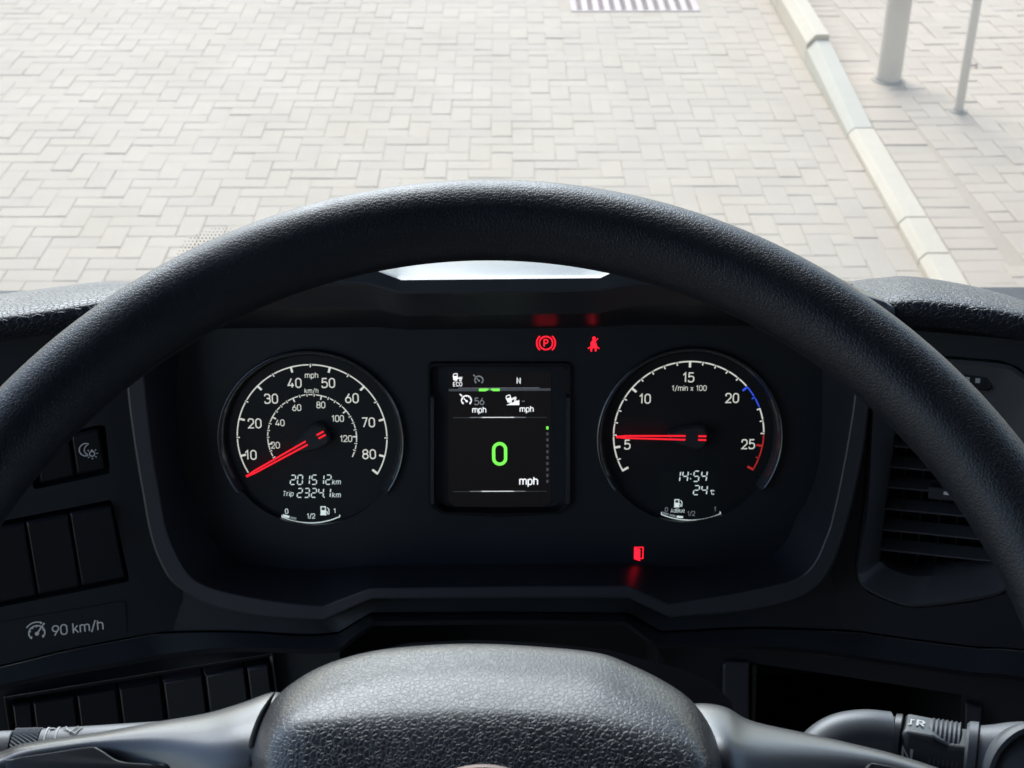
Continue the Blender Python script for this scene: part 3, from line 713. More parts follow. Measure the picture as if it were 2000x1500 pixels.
def needle(g, u, v, a, L):
    e = V((math.cos(R(a)), math.sin(R(a)))); q = V((-e.y, e.x))
    def T_(x, y, d): p = e * x + q * y; return PC.w(u + p.x, v + p.y, d)
    k = Ink(); kk = Ink()
    for sgn in (1, -1):
        kk.stroke([e * (L - .002) + q * .0002 * sgn, e * (L - .006) + q * (.0007 * sgn), e * .003 + q * (.00125 * sgn)], .00105)
        kk.stroke([e * -.0052 + q * (.00125 * sgn), e * -.0104 + q * (.00125 * sgn)], .0011)
    kk.stroke([e * L, e * (L - .006)], .0016)
    kk.put('needle', PC, u, v, .0035, 'needle', g)
    # dark cap, teardrop with a flat tail
    pts = [(.0135, .0022), (.007, .0052), (.000, .0073), (-.005, .0080), (-.0092, .0074), (-.0112, .0040), (-.0112, -.0040), (-.0092, -.0074), (-.005, -.0080), (.000, -.0073), (.007, -.0052), (.0135, -.0022)]
    rows = [[T_(x, y, -.006) for x, y in pts], [T_(x, y, .0015) for x, y in pts], [T_(x * .9, y * .82, .003) for x, y in pts]]
    put('needle_cap', loft(rows, close=True, cap1=True), 'capm', g, smooth=40)
needle(sp, su, sv, 209.3, RS + .0003)
# LCD of the speedometer
def lcd(g, x0, y0, x1, y1):
    put('lcd_window', mesh([PC.w(*PC.uv(x, y, DD), DD - .0001) for x, y in ((x0, y1), (x1, y1), (x1, y0), (x0, y0))], [(0, 1, 2, 3)]), 'lcd_back', g)
lcd(sp, *Z1(525, 970), *Z1(955, 1306))
DL = DD + .0001
digits('201512', PC, *Z1(594, 990), *[0, 0][:0], 0, 0, DL, 'lcd', sp) if False else None
def dig(s, Z, x0, x1, y0, y1, g, mat='lcd'):
    a, b_ = Z(x0, y0); c, d_ = Z(x1, y1); return digits(s, PC, a, c, b_, d_, DL, mat, g)
dig('201512', Z1, 592, 885, 990, 1060, sp); dig('2324.1', Z1, 640, 882, 1083, 1150, sp)
write('km', PC, *Z1(919, 1040), 11, DL, 'lcd', sp, .11, .26, shear=.15); write('km', PC, *Z1(919, 1131), 11, DL, 'lcd', sp, .11, .26, shear=.15)
write('Trip', PC, *Z1(582, 1122), 10.5, DL, 'lcd', sp, .11, .26, shear=.15)
def pump(g, Z, x, y, s):
    k = Ink(); k.fill([(-.5, -.5), (.12, -.5), (.12, .05), (-.5, .05)]); k.stroke([(-.44, .05), (-.44, .46), (.06, .46), (.06, .05)], .12); k.rect(-.56, -.56, .18, -.46)
    k.stroke(fillet([(.12, -.1), (.26, -.1), (.26, -.42), (.46, -.42), (.46, .15), (.28, .36)], .06, False, 3), .09)
    p = Z(x, y); u, v = PC.uv(*p, DL); k.put('fuel_symbol', PC, u, v, DL, 'lcd', g, s * PC.mpp(*p))
pump(sp, Z1, 838, 1240, 17)
def bracket(g, Z, pts, mat='lcd'):
    q = [PC.uv(*Z(x, y), DL) for x, y in pts]; k = Ink(); k.stroke(fillet(q, [0, .0008] + [.03] * (len(q) - 4) + [.0008, 0], False, 6), .0006); k.put('gauge_arc', PC, 0, 0, DL, mat, g)
def blk(g, Z, pts, mat):
    k = Ink(); k.fill([PC.uv(*Z(x, y), DL) for x, y in pts]); k.put('level_bar', PC, 0, 0, DL, mat, g)
bracket(sp, Z1, [(541, 1270), (536, 1285), (600, 1308), (668, 1322), (740, 1327), (812, 1322), (880, 1306), (943, 1282), (940, 1270)])
blk(sp, Z1, [(548, 1266), (592, 1278), (588, 1294), (544, 1282)], 'lcd'); blk(sp, Z1, [(598, 1281), (640, 1290), (636, 1305), (594, 1296)], 'lcd_dim')
write('0', PC, *Z1(571, 1245), 10.5, DL, 'lcd', sp); write('1/2', PC, *Z1(741, 1278), 10.5, DL, 'lcd', sp, .12, .14); write('1', PC, *Z1(906, 1242), 10, DL, 'lcd', sp)
# tachometer
Z3 = lambda x, y: (1140 + x * .28, 650 + y * .28)
RT_ = 147.3 * PC.mpp(*GR_C)
def tscale(lo, hi, mat):
    k = Ink(); ga = 1.1; vals = [i for i in range(3, 28) if lo - 1e-6 <= i <= hi + 1e-6]
    ed = sorted(set([lo] + [q for q in vals] + [hi]))
    for a, b_ in zip(ed[:-1], ed[1:]):
        a0 = an(a) - (ga if (a == int(a) and a % 5 and a > lo + .01) else 0); a1 = an(b_) + (ga if (b_ == int(b_) and b_ % 5) else 0)
        k.stroke([pol(0, 0, RT_, a0 + (a1 - a0) * j / 5) for j in range(6)], .00085)
    for q in vals:
        if q % 5 == 0: k.stroke([pol(0, 0, RT_, an(q)), pol(0, 0, RT_ - .0038, an(q))], .0014)
        elif q not in (3, 27) and not (mat == 'white' and q in (22, 24) and False): k.stroke([pol(0, 0, RT_ + .0004, an(q)), pol(0, 0, RT_ - .002, an(q))], .0008)
    k.put('scale_marks', PC, tu, tv, DD, mat, ta, kind='stuff')
tscale(3.05, 19.9, 'white'); tscale(20.0, 21.85, 'blueprint'); tscale(22.0, 24.0, 'white'); tscale(24.1, 27.0, 'redprint')
for q, mat in ((3.05, 'white'), (27, 'redprint')):
    k = Ink(); s_ = 1 if q < 10 else -1
    k.stroke([pol(0, 0, RT_ + .0004, an(q)), pol(0, 0, RT_ - .0042, an(q))], .0014); k.put('scale_end', PC, tu, tv, DD + .00005, mat, ta)
for s, x, y in (('5', 305, 780), ('10', 427, 460), ('15', 731, 311), ('20', 1036, 455), ('25', 1148, 777)):
    write(s, PC, *Z3(x, y), 20.2, DD, 'white', ta, .125, .24, name='numeral')
write('1/min x 100', PC, *Z3(736, 386), 11.4, DD, 'white', ta, .11, .22)
needle(ta, tu, tv, 178.9, RT_ - .001)
lcd(ta, *Z3(525, 962), *Z3(955, 1302))
dig('14:54', Z3, 632, 862, 962, 1040, ta); dig('24', Z3, 764, 864, 1063, 1132, ta)
write('oC', PC, *Z3(897, 1113), 9.5, DL, 'lcd', ta, .13, .12)
pump(ta, Z3, 660, 1188, 15.5)
write('AdBlue', PC, *Z3(655, 1240), 8.2, DL, 'lcd', ta, .09, .2)
write('0', PC, *Z3(577, 1232), 9.5, DL, 'lcd_dim', ta); write('1/2', PC, *Z3(750, 1260), 10, DL, 'lcd_dim', ta, .12, .14); write('1', PC, *Z3(916, 1230), 10, DL, 'lcd_dim', ta)
bracket(ta, Z3, [(545, 1250), (540, 1266), (600, 1288), (672, 1303), (748, 1308), (824, 1303), (896, 1286), (956, 1262), (950, 1248)], 'lcd')
for i, pts in enumerate(([(553, 1248), (594, 1261), (590, 1274), (549, 1261)], [(601, 1264), (643, 1273), (640, 1286), (598, 1277)], [(650, 1275), (694, 1280), (692, 1293), (648, 1289)])):
    blk(ta, Z3, pts, 'lcd' if i == 2 else 'lcd_dim')

# ---- centre screen
di = bpy.data.objects.new('display', None); COL.objects.link(di); di.parent = cl; di.matrix_parent_inverse = Matrix.Translation(cl.location).inverted()
di.location = PC.pt(976, 1000, 0); di.empty_display_size = .03; di['label'] = 'upright centre screen showing a green zero and mph'
Z2 = lambda x, y: (800 + x / 4.412, 680 + y / 4.412)
fr0 = dsp; cd = V((sum(p[0] for p in dsp) / len(dsp), sum(p[1] for p in dsp) / len(dsp)))
def shrink(lp, m_): return [V(p) + (cd - V(p)).normalized() * m_ for p in lp]
rows = [[PC.w(*p, 0) for p in shrink(dsp, -.001)], [PC.w(*p, .0026) for p in dsp], [PC.w(*p, .0024) for p in shrink(dsp, .0022)], [PC.w(*p, -.004) for p in shrink(dsp, .0045)]]
put('surround', loft(rows, close=True), 'gloss', di, smooth=40)
put('mask', mesh([PC.w(*p, -.0042) for p in shrink(dsp, .0038)], [tuple(range(len(dsp)))]), 'cluster', di)
for x0, x1 in ((841, 848), (1105, 1113)):
    put('edge_strip', slab(PC, uvs(PC, [(x0, 985), (x1, 985), (x1, 770), (x0, 770)]), -.001, .0042, .0012), 'ring', di)
scr = fillet(uvs(PC, [(876, 992 - 14), (890, 992), (1060, 992), (1077, 992 - 14), (1077, 727), (876, 727)], -.004), .001, True, 3)
put('screen', mesh([PC.w(*p, -.0040) for p in scr], [tuple(range(len(scr)))]), 'screen', di)
SDp = -.0038
def swrite(s, x, y, cap, mat, t=.13, gap=.2, **k): return write(s, PC, *Z2(x, y), cap / 4.412, SDp, mat, di, t, gap, **k)
def sink(k, x, y, s, mat, name, rot=0):
    p = Z2(x, y); u, v = PC.uv(*p, SDp); return k.put(name, PC, u, v, SDp, mat, di, s / 4.412 * PC.mpp(*p), rot)
def sfill(pts, mat, name, dz=0):
    k = Ink(); k.fill([PC.uv(*Z2(x, y), SDp) for x, y in pts]); return k.put(name, PC, 0, 0, SDp + dz, mat, di)
def truck(t=.09):
    k = Ink(); k.stroke(fillet([(-.45, -.05), (-.5, .3), (-.42, .5), (-.05, .5), (-.05, -.05)], [0, .05, .1, .06, 0], False, 3), t); k.stroke([(-.45, .2), (-.05, .2)], t * .7)
    k.fill([(-.5, -.22), (-.05, -.22), (-.05, .2), (-.5, .16)]); k.stroke([(-.05, -.02), (.5, -.02)], t * 1.4); k.stroke([(.1, .1), (.5, .1)], t * .6)
    for x in (-.22, .3): k.stroke([(x + .1 * math.cos(a * .5236), -.25 + .1 * math.sin(a * .5236)) for a in range(12)], t * .8, True)
    return k
def gauge_ink(t=.1):
    k = Ink(); k.arc(0, 0, .46, -50, 230, t, 28)
    for a in (215, 160, 125, 90, 55, 20, -35): k.stroke([pol(0, 0, .44, a), pol(0, 0, .34, a)], t * .8)
    k.circle(.02, -.08, .11, 12); k.stroke([(.02, -.08), (-.26, .2)], t * .9); k.stroke([(-.62, .62), (-.40, .40)], t * 1.2); return k
sink(truck(), 415, 258, 78, 'swhite', 'truck_symbol'); swrite('ECO', 414, 311, 38, 'swhite', .15, .32)
sink(gauge_ink(), 597, 275, 78, 'sgrey', 'cruise_symbol'); swrite('N', 940, 280, 56, 'swhite', .16)
sfill([(337, 352), (1214, 347), (1214, 366), (337, 372)], 'sdark', 'bar', -.0001)
sfill([(598, 348), (672, 348), (690, 352), (655, 371), (598, 371)], 'green', 'marker'); sfill([(690, 352), (708, 348), (776, 348), (776, 370), (722, 370)], 'green', 'marker')
sink(gauge_ink(), 490, 450, 92, 'swhite', 'cruise_symbol'); swrite('56', 601, 458, 66, 'sgrey', .12); swrite('mph', 600, 531, 56, 'swhite', .13, .24)
k = truck(); rot_ = R(18)
sink(k, 880, 440, 84, 'swhite', 'truck_symbol', rot_); sfill([(832, 490), (945, 490), (945, 447)], 'swhite', 'slope_symbol')
swrite('-', 980, 457, 66, 'sgrey', .1); swrite('mph', 1009, 524, 56, 'swhite', .13, .24)
swrite('0', 776, 911, 212, 'green', .15); swrite('mph', 1026, 1144, 76, 'swhite', .14, .24)
def sline(y, mat0='sgrey'):
    sfill([(372, y - 1), (1182, y - 3), (1182, y), (372, y + 3)], 'sdark', 'rule'); sfill([(520, y - 4), (1000, y - 5), (1000, y + 1), (520, y + 2)], 'sgrey', 'rule', .00005); sfill([(620, y - 4), (900, y - 5), (900, y), (620, y + 1)], 'swhite', 'rule', .0001)
sline(598); sline(1235); sfill([(420, 343), (1120, 340), (1120, 344), (420, 347)], 'sgrey', 'rule')
for i in range(10):
    y = 687 + i * 51.2; sfill([(1178, y - 13), (1197, y - 13), (1197, y + 13), (1178, y + 13)], 'green' if i == 0 else 'sdark', 'tick')

# ---- red warning lamps
def lamp(px, py, k, s, name, label):
    u, v = PC.uv(px, py, .0003); o = k.put(name, PC, u, v, .0003, 'red', cl, s * PC.mpp(px, py)); o['label'] = label; return o
k = Ink(); k.stroke([(.40 * math.cos(a * math.pi / 16), .40 * math.sin(a * math.pi / 16)) for a in range(32)], .075, True)
k.arc(0, 0, .56, 130, 230, .075, 12); k.arc(0, 0, .56, -50, 50, .075, 12)
kp = text_ink('P', .16)
for f in kp.f: k.f.append(tuple(len(k.v) + q for q in f))
k.v += [p * .42 for p in kp.v]
lamp(1066.4, 670, k, 32.5, 'warning_lamp', 'red parking brake symbol')
k = Ink(); k.circle(.02, .38, .12, 14)
k.fill([(-.05, .27), (.1, .27), (.1, .12), (-.2, -.18), (-.22, .0), (-.18, .12)]); k.fill([(.16, .1), (.24, -.2), (.28, -.27), (-.2, -.27), (-.2, -.22)])
k.stroke([(-.24, -.28), (.3, .38)], .05); k.stroke([(-.4, -.36), (-.28, -.27), (.0, -.29), (.28, -.27), (.4, -.36)], .06)
k.stroke([(-.2, -.36), (-.14, -.56)], .1); k.stroke([(.18, -.36), (.12, -.56)], .1); k.rect(-.2, -.4, -.06, -.34); k.rect(.06, -.4, .2, -.34)
lamp(1159.6, 671, k, 28, 'warning_lamp', 'red unfastened seat belt symbol')
k = Ink(); k.stroke([(-.3, .42), (.28, .42), (.28, -.34), (.12, -.34)], .06); k.fill([(-.3, .44), (.1, .30), (.1, -.52), (-.3, -.38)])
lamp(1247.4, 1081, k, 30, 'warning_lamp', 'red open door symbol')

# ---- padded top edges of the dash
def pad(S, Rl, Bt, d0, back):
    rows = []
    n_ = len(S)
    bt = spline([D(x, y, d0 - .004) for x, y in Bt], (), NS); b2 = spline([D(x, (y * 2 + q[1]) / 3, d0 + .006) for (x, y), q in zip(Bt, Rl)], (), NS)
    r1 = spline([D(x, y + 10, d0 + .010) for x, y in Rl], (), NS); r2 = spline([D(x, y - 6, d0 + .002) for x, y in Rl], (), NS)
    s_ = spline([at_y(x, y, D(q[0], q[1], d0).y + back) for (x, y), q in zip(S, Rl)], (), NS)
    s1 = [a + V((0, .03, -.035)) for a in s_]; s2 = [a + V((0, .12, -.10)) for a in s_]; s3 = [a + V((0, .16, -.2)) for a in s_]
    m_ = [r2[i] * .5 + s_[i] * .5 + V((0, 0, .004)) for i in range(len(s_))]
    return loft([bt, b2, r1, r2, m_, s_, s1, s2, s3])
put('dash_pad', pad([(-260, 610), (-120, 583), (0, 568), (100, 556), (200, 545), (265, 549), (330, 566)], [(-260, 662), (-120, 636), (0, 617), (100, 603), (180, 590), (250, 583), (310, 590)], [(-260, 720), (-120, 690), (0, 668), (100, 652), (180, 640), (250, 636), (310, 634)], .020, .10), 'pad', dash, smooth=180, sub=1)
put('dash_pad', pad([(1640, 545), (1700, 537), (1770, 533), (1870, 549), (1960, 573), (2040, 606), (2200, 680)], [(1690, 588), (1729, 588), (1790, 583), (1900, 594), (2000, 613), (2090, 638), (2220, 690)], [(1690, 640), (1729, 640), (1800, 638), (1900, 648), (2000, 664), (2090, 684), (2220, 730)], .020, .10), 'pad', dash, smooth=180, sub=1)

# ---- left side panel with rocker switches
UV = lambda pts, d=0: uvs(PL, pts, d)
sw_top = [(60, 862), (185, 832), (205, 830), (216, 925), (64, 957)]
sw_mid = [(-60, 1030), (218, 976), (254, 1136), (-40, 1194)]
out = [(-420, 640), (246, 640), (252, 770), (266, 870), (284, 980), (299, 1050), (322, 1108), (352, 1150), (372, 1228), (332, 1231), (245, 1245), (122, 1269), (0, 1299), (-420, 1392)]
put('side_panel', panel(PL, UV(out), [fillet(UV(sw_top), .002, True, 4), fillet(UV(sw_mid), .002, True, 4)], 0, .012), 'dash', dash, smooth=30)
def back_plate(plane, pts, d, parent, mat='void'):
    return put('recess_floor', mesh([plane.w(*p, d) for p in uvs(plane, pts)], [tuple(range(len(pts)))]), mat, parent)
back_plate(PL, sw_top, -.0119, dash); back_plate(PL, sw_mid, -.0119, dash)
def rocker(plane, pts, label, d1=.001, tilt=0.003, parent=None, name='rocker_switch', group=None, ch=.0016):
    q = fillet(uvs(plane, pts), .0012, True, 3); c = V((sum(p[0] for p in q) / len(q), sum(p[1] for p in q) / len(q)))
    lo = min(p[1] for p in q); hi = max(p[1] for p in q)
    dd = lambda p: d1 - tilt + 2 * tilt * (p[1] - lo) / (hi - lo)
    ins = lambda p, m_: c + (V(p) - c) * (1 - m_ / max(.004, (V(p) - c).length))
    rows = [[plane.w(*p, -.011) for p in q], [plane.w(*p, dd(p) - ch) for p in q], [plane.w(*ins(p, ch * 1.2), dd(p)) for p in q]]
    e = empty(name, plane.w(c.x, c.y, -.011), label, 'switch', group)
    cp = put('cap', loft(rows, close=True, cap0=True, cap1=True), 'button', e, smooth=25, bevel=.0004)
    return cp, c
e, c = rocker(PL, [(151, 931), (208, 920), (192, 836), (138, 848)], 'small black rocker switch with moon and lamp symbol beside the cluster', .0, .002)
k = Ink(); k.stroke([(.02 + .40 * math.cos(R(a)) - .12, .12 + .40 * math.sin(R(a))) for a in range(60, 292, 12)], .07); k.stroke([(.12 + .27 * math.cos(R(a)) - .05, .10 + .30 * math.sin(R(a))) for a in range(100, 250, 12)], .06)
cx_, cy_ = .26, -.18
k.stroke([(cx_ + .16 * math.cos(a * .5236), cy_ + .16 * math.sin(a * .5236)) for a in range(12)], .07, True); k.rect(cx_ - .07, cy_ + .17, cx_ + .07, cy_ + .27)
for a in range(-135, 200, 45):
    if a != 90: k.stroke([pol(cx_, cy_, .26, a), pol(cx_, cy_, .36, a)], .06)
u, v = PL.uv(171, 881, .0008); k.put('symbol', PL, u, v, .0016, 'grey', e, 31 * PL.mpp(171, 881))
rocker(PL, [(78, 948), (147, 933), (134, 850), (70, 862)], 'small blank black rocker switch half hidden behind the steering wheel rim', .0, .002)
rocker(PL, [(160, 1148), (246, 1131), (216, 984), (135, 999)], 'tall blank black switch nearest the cluster, under the moon and lamp switch', .002, .003)
rocker(PL, [(75, 1165), (157, 1149), (132, 1000), (50, 1016)], 'tall blank black switch in the middle of the left panel', .002, .003)
rocker(PL, [(-14, 1183), (72, 1166), (47, 1017), (-34, 1032)], 'tall blank black switch at the left edge of the photo', .002, .003)
# printed speed limit plate
pl = empty('speed_label', PL.pt(120, 1290, .001), 'dark label strip reading 90 km/h with a speed limiter symbol', 'label')
put('plate', slab(PL, fillet(UV([(-200, 1325), (248, 1238), (246, 1172), (-200, 1249)]), .002, True, 4), .0, .0007, .0003), 'dash', pl)
write('90 km/h', PL, 152, 1226, 22.5, .0011, 'dim', pl, .12, .2)
k = Ink(); k.arc(0, 0, .40, -48, 228, .075, 24); k.circle(0, -.05, .11, 12); k.stroke([(0, -.05), (.42, .50)], .08); k.arc(0, 0, .60, 62, 145, .065, 10)
k.fill([(.20, .62), (.34, .52), (.20, .44)])
for a in (215, 160, 125, 90, 20, -35): k.stroke([pol(0, 0, .40, a), pol(0, 0, .30, a)], .06)
u, v = PL.uv(72, 1236, .0011); k.put('limiter_symbol', PL, u, v, .0011, 'dim', pl, 37 * PL.mpp(72, 1236))

# ---- trim under the bezel, ledge, lower panel
seam = [(-420, 1392), (0, 1299), (122, 1269), (245, 1245), (312, 1234), (455, 1231), (595, 1238), (661, 1234), (724, 1196), (850, 1195), (976, 1194), (1102, 1195), (1228, 1196), (1290, 1232), (1340, 1230), (1475, 1224), (1668, 1231), (1720, 1238), (1895, 1261), (1985, 1266), (2300, 1300)]
top_ = [(-420, 1300), (0, 1220), (122, 1190), (245, 1160), (312, 1085), (440, 1176), (560, 1200), (634, 1213), (726, 1171), (850, 1169), (976, 1168), (1102, 1168), (1228, 1168), (1306, 1204), (1380, 1190), (1500, 1170), (1650, 1000), (1690, 1160), (1895, 1200), (1985, 1200), (2300, 1240)]
sec = [(-420, 1440), (0, 1338), (122, 1312), (245, 1291), (332, 1276), (455, 1264), (600, 1268), (664, 1265), (730, 1214), (850, 1212), (976, 1211), (1102, 1212), (1222, 1214), (1280, 1258), (1340, 1257), (1475, 1260), (1600, 1270), (1720, 1287), (1895, 1312), (1985, 1320), (2300, 1370)]
SHs = (7, 8, 12, 13)
def drow(keys, d, sh=SHs): return spline([D(x, y, d) for x, y in keys], sh, NS)
i0, i1 = 4 * NS, 16 * NS + 1
a_, b_ = drow(top_, -.006), drow(seam, -.002)
put('under_trim', loft([a_[i0:i1], b_[i0:i1]]), 'dash', dash, smooth=35)
g0, g1, g2, g3 = drow(seam, -.003), drow([(x, y + 2) for x, y in seam], -.010), drow([(x, y + 5) for x, y in seam], .001), drow(sec, .010)
g4 = drow([(x, y + 9) for x, y in sec], .006)
put('ledge', loft([g0, g1, g2, g3, g4]), 'dash', dash, smooth=35)
# lower panels left and right, dark opening for the column between
lo_out = [(-420, 1452), (0, 1346), (122, 1320), (245, 1299), (332, 1284), (455, 1273), (600, 1277), (668, 1274), (640, 1620), (-420, 1700)]
row_out = [(20, 1373), (150, 1348), (320, 1319), (480, 1295), (526, 1290), (550, 1420), (30, 1500)]
def d_panel(outline, hole, d, name, right=False):
    # flattened on the wrap plane that carries it
    P_ = PR if right else PL
    return P_
def bent_panel(name, rows_px, d):
    rows = [spline([D(x, y, d) for x, y in r_], (), 4) for r_ in rows_px]
    return put(name, loft(rows), 'dash', dash, smooth=35)
PLow = turned(305, R(10)); 
bent_panel('lower_panel', [[(x, y) for x, y in lo_out[:8]], [(x, max(y + 40, 1330)) for x, y in lo_out[:8]], [(x + (0 if x > 600 else 0), 1640 - x * .1) for x, y in lo_out[:8]]], -.012)
lw = empty('lower_switch_row', D(270, 1480, -.012), 'low row of blank black switch covers behind the left spoke', 'switch row')
div = [(22, 1372), (61, 1366), (147, 1352), (229, 1338), (315, 1324), (397, 1311), (479, 1298), (525, 1291)]
for i in range(7):
    (x0, y0), (x1, y1) = div[i], div[i + 1]; g = 3.0
    q = [D(x0 + g + 16, y0 + 130, 0), D(x1 - g + 16, y1 + 130, 0), D(x1 - g, y1 + 5, 0), D(x0 + g, y0 + 5, 0)]
    nn = PL.n
    rows = [[p - nn * .014 for p in q], [p + nn * .0 for p in q]]
    c = sum(q, V((0, 0, 0))) / 4
    rows.append([c + (p - c) * .94 + nn * .0016 for p in q])
    put('switch_blank', loft(rows, close=True, cap0=True, cap1=True), 'button', lw, smooth=25, bevel=.0005)
rows = []
for d_, gr in ((-.011, 0), (-.002, 0), (-.001, -6), (-.011, -7)):
    rows.append([D(x, y, d_) for x, y in [(14 - gr * .0 + gr, 1368 + gr), (526 - gr, 1283 + gr), (548 - gr, 1440), (40 + gr, 1530)]])
put('row_frame', loft(rows, close=True), 'button', lw, smooth=25, bevel=.0004)

# ---- right side: panel, vent, tray
URr = lambda pts, d=0: uvs(PR, pts, d)
vo = [(1706, 712), (1697, 800), (1684, 992), (1669, 1096), (1673, 1136), (1697, 1159), (1757, 1184), (1799, 1188), (1903, 1176), (1965, 1158), (2012, 1110), (2030, 900), (2024, 760), (1992, 718), (1955, 704), (1840, 694), (1760, 692), (1720, 698)]
vent_uv = fillet(URr(vo), .006, True, 4)
rout = [(1722, 640), (2400, 700), (2400, 1312), (1985, 1266), (1895, 1261), (1720, 1238), (1640, 1226), (1590, 1220), (1560, 1150), (1600, 1080), (1640, 1000), (1664, 905), (1680, 795), (1690, 650)]
put('side_panel', panel(PR, URr(rout), [vent_uv], 0, .03), 'dash', dash, smooth=30)
ve = empty('air_vent', PR.pt(1820, 1180, 0), 'black air vent with horizontal slats right of the cluster', 'air vent')
cv = V((sum(p[0] for p in vent_uv) / len(vent_uv), sum(p[1] for p in vent_uv) / len(vent_uv)))
vi = [(1758, 790), (1750, 830), (1736, 930), (1718, 1080), (1722, 1098), (1745, 1114), (1781, 1125), (1815, 1125), (1868, 1120), (1934, 1110), (1972, 1080), (1978, 1000), (1950, 900), (1915, 835), (1890, 806), (1850, 788), (1810, 778), (1775, 780)]
def vs_(pts, m_=0): return [V(p) + (cv - V(p)).normalized() * m_ for p in pts]
vik = URr(vi, -.014); vok = URr(vo)
R0 = spline([PR.w(*p, -.010) for p in vs_(vok, .0014)], (), 4, True); R1 = spline([PR.w(*p, .0015) for p in vs_(vok, .0018)], (), 4, True)
R2 = spline([PR.w(*p, .003) for p in vs_(vok, .0040)], (), 4, True); R3 = spline([PR.w(*p, -.014) for p in vik], (), 4, True); R4 = spline([PR.w(*p, -.05) for p in vik], (), 4, True)
put('frame', loft([R0, R1, R2, R3, R4], close=True), 'vent', ve, smooth=35)
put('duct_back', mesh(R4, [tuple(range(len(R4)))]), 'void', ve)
for x, y in ((1746, 832), (1741, 870), (1736, 910.5), (1731.6, 950), (1726, 992), (1722, 1033), (1719, 1072)):
    u, v = PR.uv(x, y, -.016); u1, _ = PR.uv(1978, y + 36, -.016); hgt = 5.5 * PR.mpp(x, y)
    pr = [(-.016, v), (-.016, v - hgt * .7), (-.028, v - hgt * 1.2 + .004), (-.028, v + .004)]
    put('slat', recalc(loft([[PR.w(u - .001, b_, a) for a, b_ in pr], [PR.w(u1, b_, a) for a, b_ in pr]], close=True, cap0=True, cap1=True)), 'vent', ve, bevel=.0005)
for i in range(7):
    u, v0 = PR.uv(1752 + i * 36, 1120, -.034); v1 = PR.uv(1752 + i * 36, 780, -.034)[1]
    put('vane', loft([[PR.w(u, v0, -.034), PR.w(u + .001, v0, -.034), PR.w(u + .001, v0, -.048), PR.w(u, v0, -.048)], [PR.w(u, v1, -.034), PR.w(u + .001, v1, -.034), PR.w(u + .001, v1, -.048), PR.w(u, v1, -.048)]], close=True, cap0=True, cap1=True), 'button', ve)
u, v = PR.uv(1840, 962, -.012)
tabo = put('tab', slab(PR, fillet([(u - .008, v - .004), (u + .008, v - .004), (u + .008, v + .004), (u - .008, v + .004)], .001, True, 3), -.018, -.008, .001), 'trim', ve)
k = Ink(); k.rect(-.002, -.001, .002, .001); k.put('tab_mark', PR, u + .003, v + .001, -.0078, 'grey', tabo)
q = fillet(URr([(1874, 760), (1936, 766), (1932, 730), (1874, 723)]), .0015, True, 3)
sld = put('slider', slab(PR, q, -.014, -.001, .0012), 'button', ve)
for x, y in ((1889, 741), (1909.6, 743.5)):
    u, v = PR.uv(x, y, -.0008); h = 4.3 * PR.mpp(x, y); k = Ink(); k.rect(-h, -h * 1.1, h, h * 1.1); k.put('slider_mark', PR, u, v, -.0008, 'mark', sld)

# tray on the right
tr_out = [(1340, 1266), (1475, 1269), (1600, 1279), (1720, 1296), (1895, 1321), (1985, 1329), (2300, 1380)]
TRd = -.010
def Tq(x, y, d=0): return D(x, y, TRd + d)
hole = [(1462, 1294), (1560, 1308), (1660, 1323), (1770, 1340), (1878, 1357), (1872, 1470), (1455, 1470)]
rows_top = [[(1284, 1266), (1340, 1265), (1408, 1266), (1462, 1268), (1560, 1275), (1660, 1287), (1770, 1303), (1878, 1318), (1985, 1329), (2300, 1380)],
            [(1300, 1294), (1345, 1290), (1408, 1290), (1462, 1294), (1560, 1308), (1660, 1323), (1770, 1340), (1878, 1357), (1985, 1372), (2300, 1420)]]
tray = empty('storage_tray', D(1660, 1470, -.06), 'dark open storage tray below the air vent', 'tray')
put('upper_face', loft([[Tq(x, y) for x, y in r_] for r_ in rows_top]), 'dash', tray, smooth=30)
put('left_face', loft([[Tq(x, y) for x, y in ((1284, 1294), (1345, 1290), (1408, 1290), (1462, 1294))], [Tq(x, y) for x, y in ((1300, 1640), (1360, 1640), (1400, 1640), (1450, 1640))]]), 'dash', tray, smooth=30)
put('right_face', loft([[Tq(x, y) for x, y in ((1878, 1357), (1985, 1372), (2300, 1420))], [Tq(x, y) for x, y in ((1868, 1640), (1985, 1650), (2300, 1660))]]), 'dash', tray, smooth=30)
hk = [(1462, 1294), (1560, 1308), (1660, 1323), (1770, 1340), (1878, 1357), (1866, 1640), (1450, 1640)]
put('cavity', loft([[Tq(x, y) for x, y in hk], [Tq(x, y, 0) + V((0, .16, 0)) for x, y in hk]], close=True, cap1=True), 'void', tray, smooth=25)
for pts in ([(1409, 1500), (1462, 1500), (1461, 1288), (1421, 1286), (1410, 1292)], [(1884, 1480), (1916, 1486), (1918, 1377), (1905, 1372), (1885, 1367)]):
    q = [Tq(x, y) for x, y in pts]; c = sum(q, V((0, 0, 0))) / len(q); nn = -(ray(pts[0][0], pts[0][1])).normalized(); nn = PR.n if pts[0][0] > 1700 else PC.n
    put('bracket', loft([[p - nn * .004 for p in q], [p + nn * .005 for p in q], [c + (p - c) * .86 + nn * .006 for p in q]], close=True, cap0=True, cap1=True), 'trim', tray, smooth=25, bevel=.001)
q = [(1466, 1470), (1474, 1470), (1478, 1300), (1470, 1298)]
put('rib', loft([[Tq(x, y, -.002) for x, y in q], [Tq(x, y, .003) for x, y in q]], close=True, cap0=True, cap1=True), 'gloss', tray)
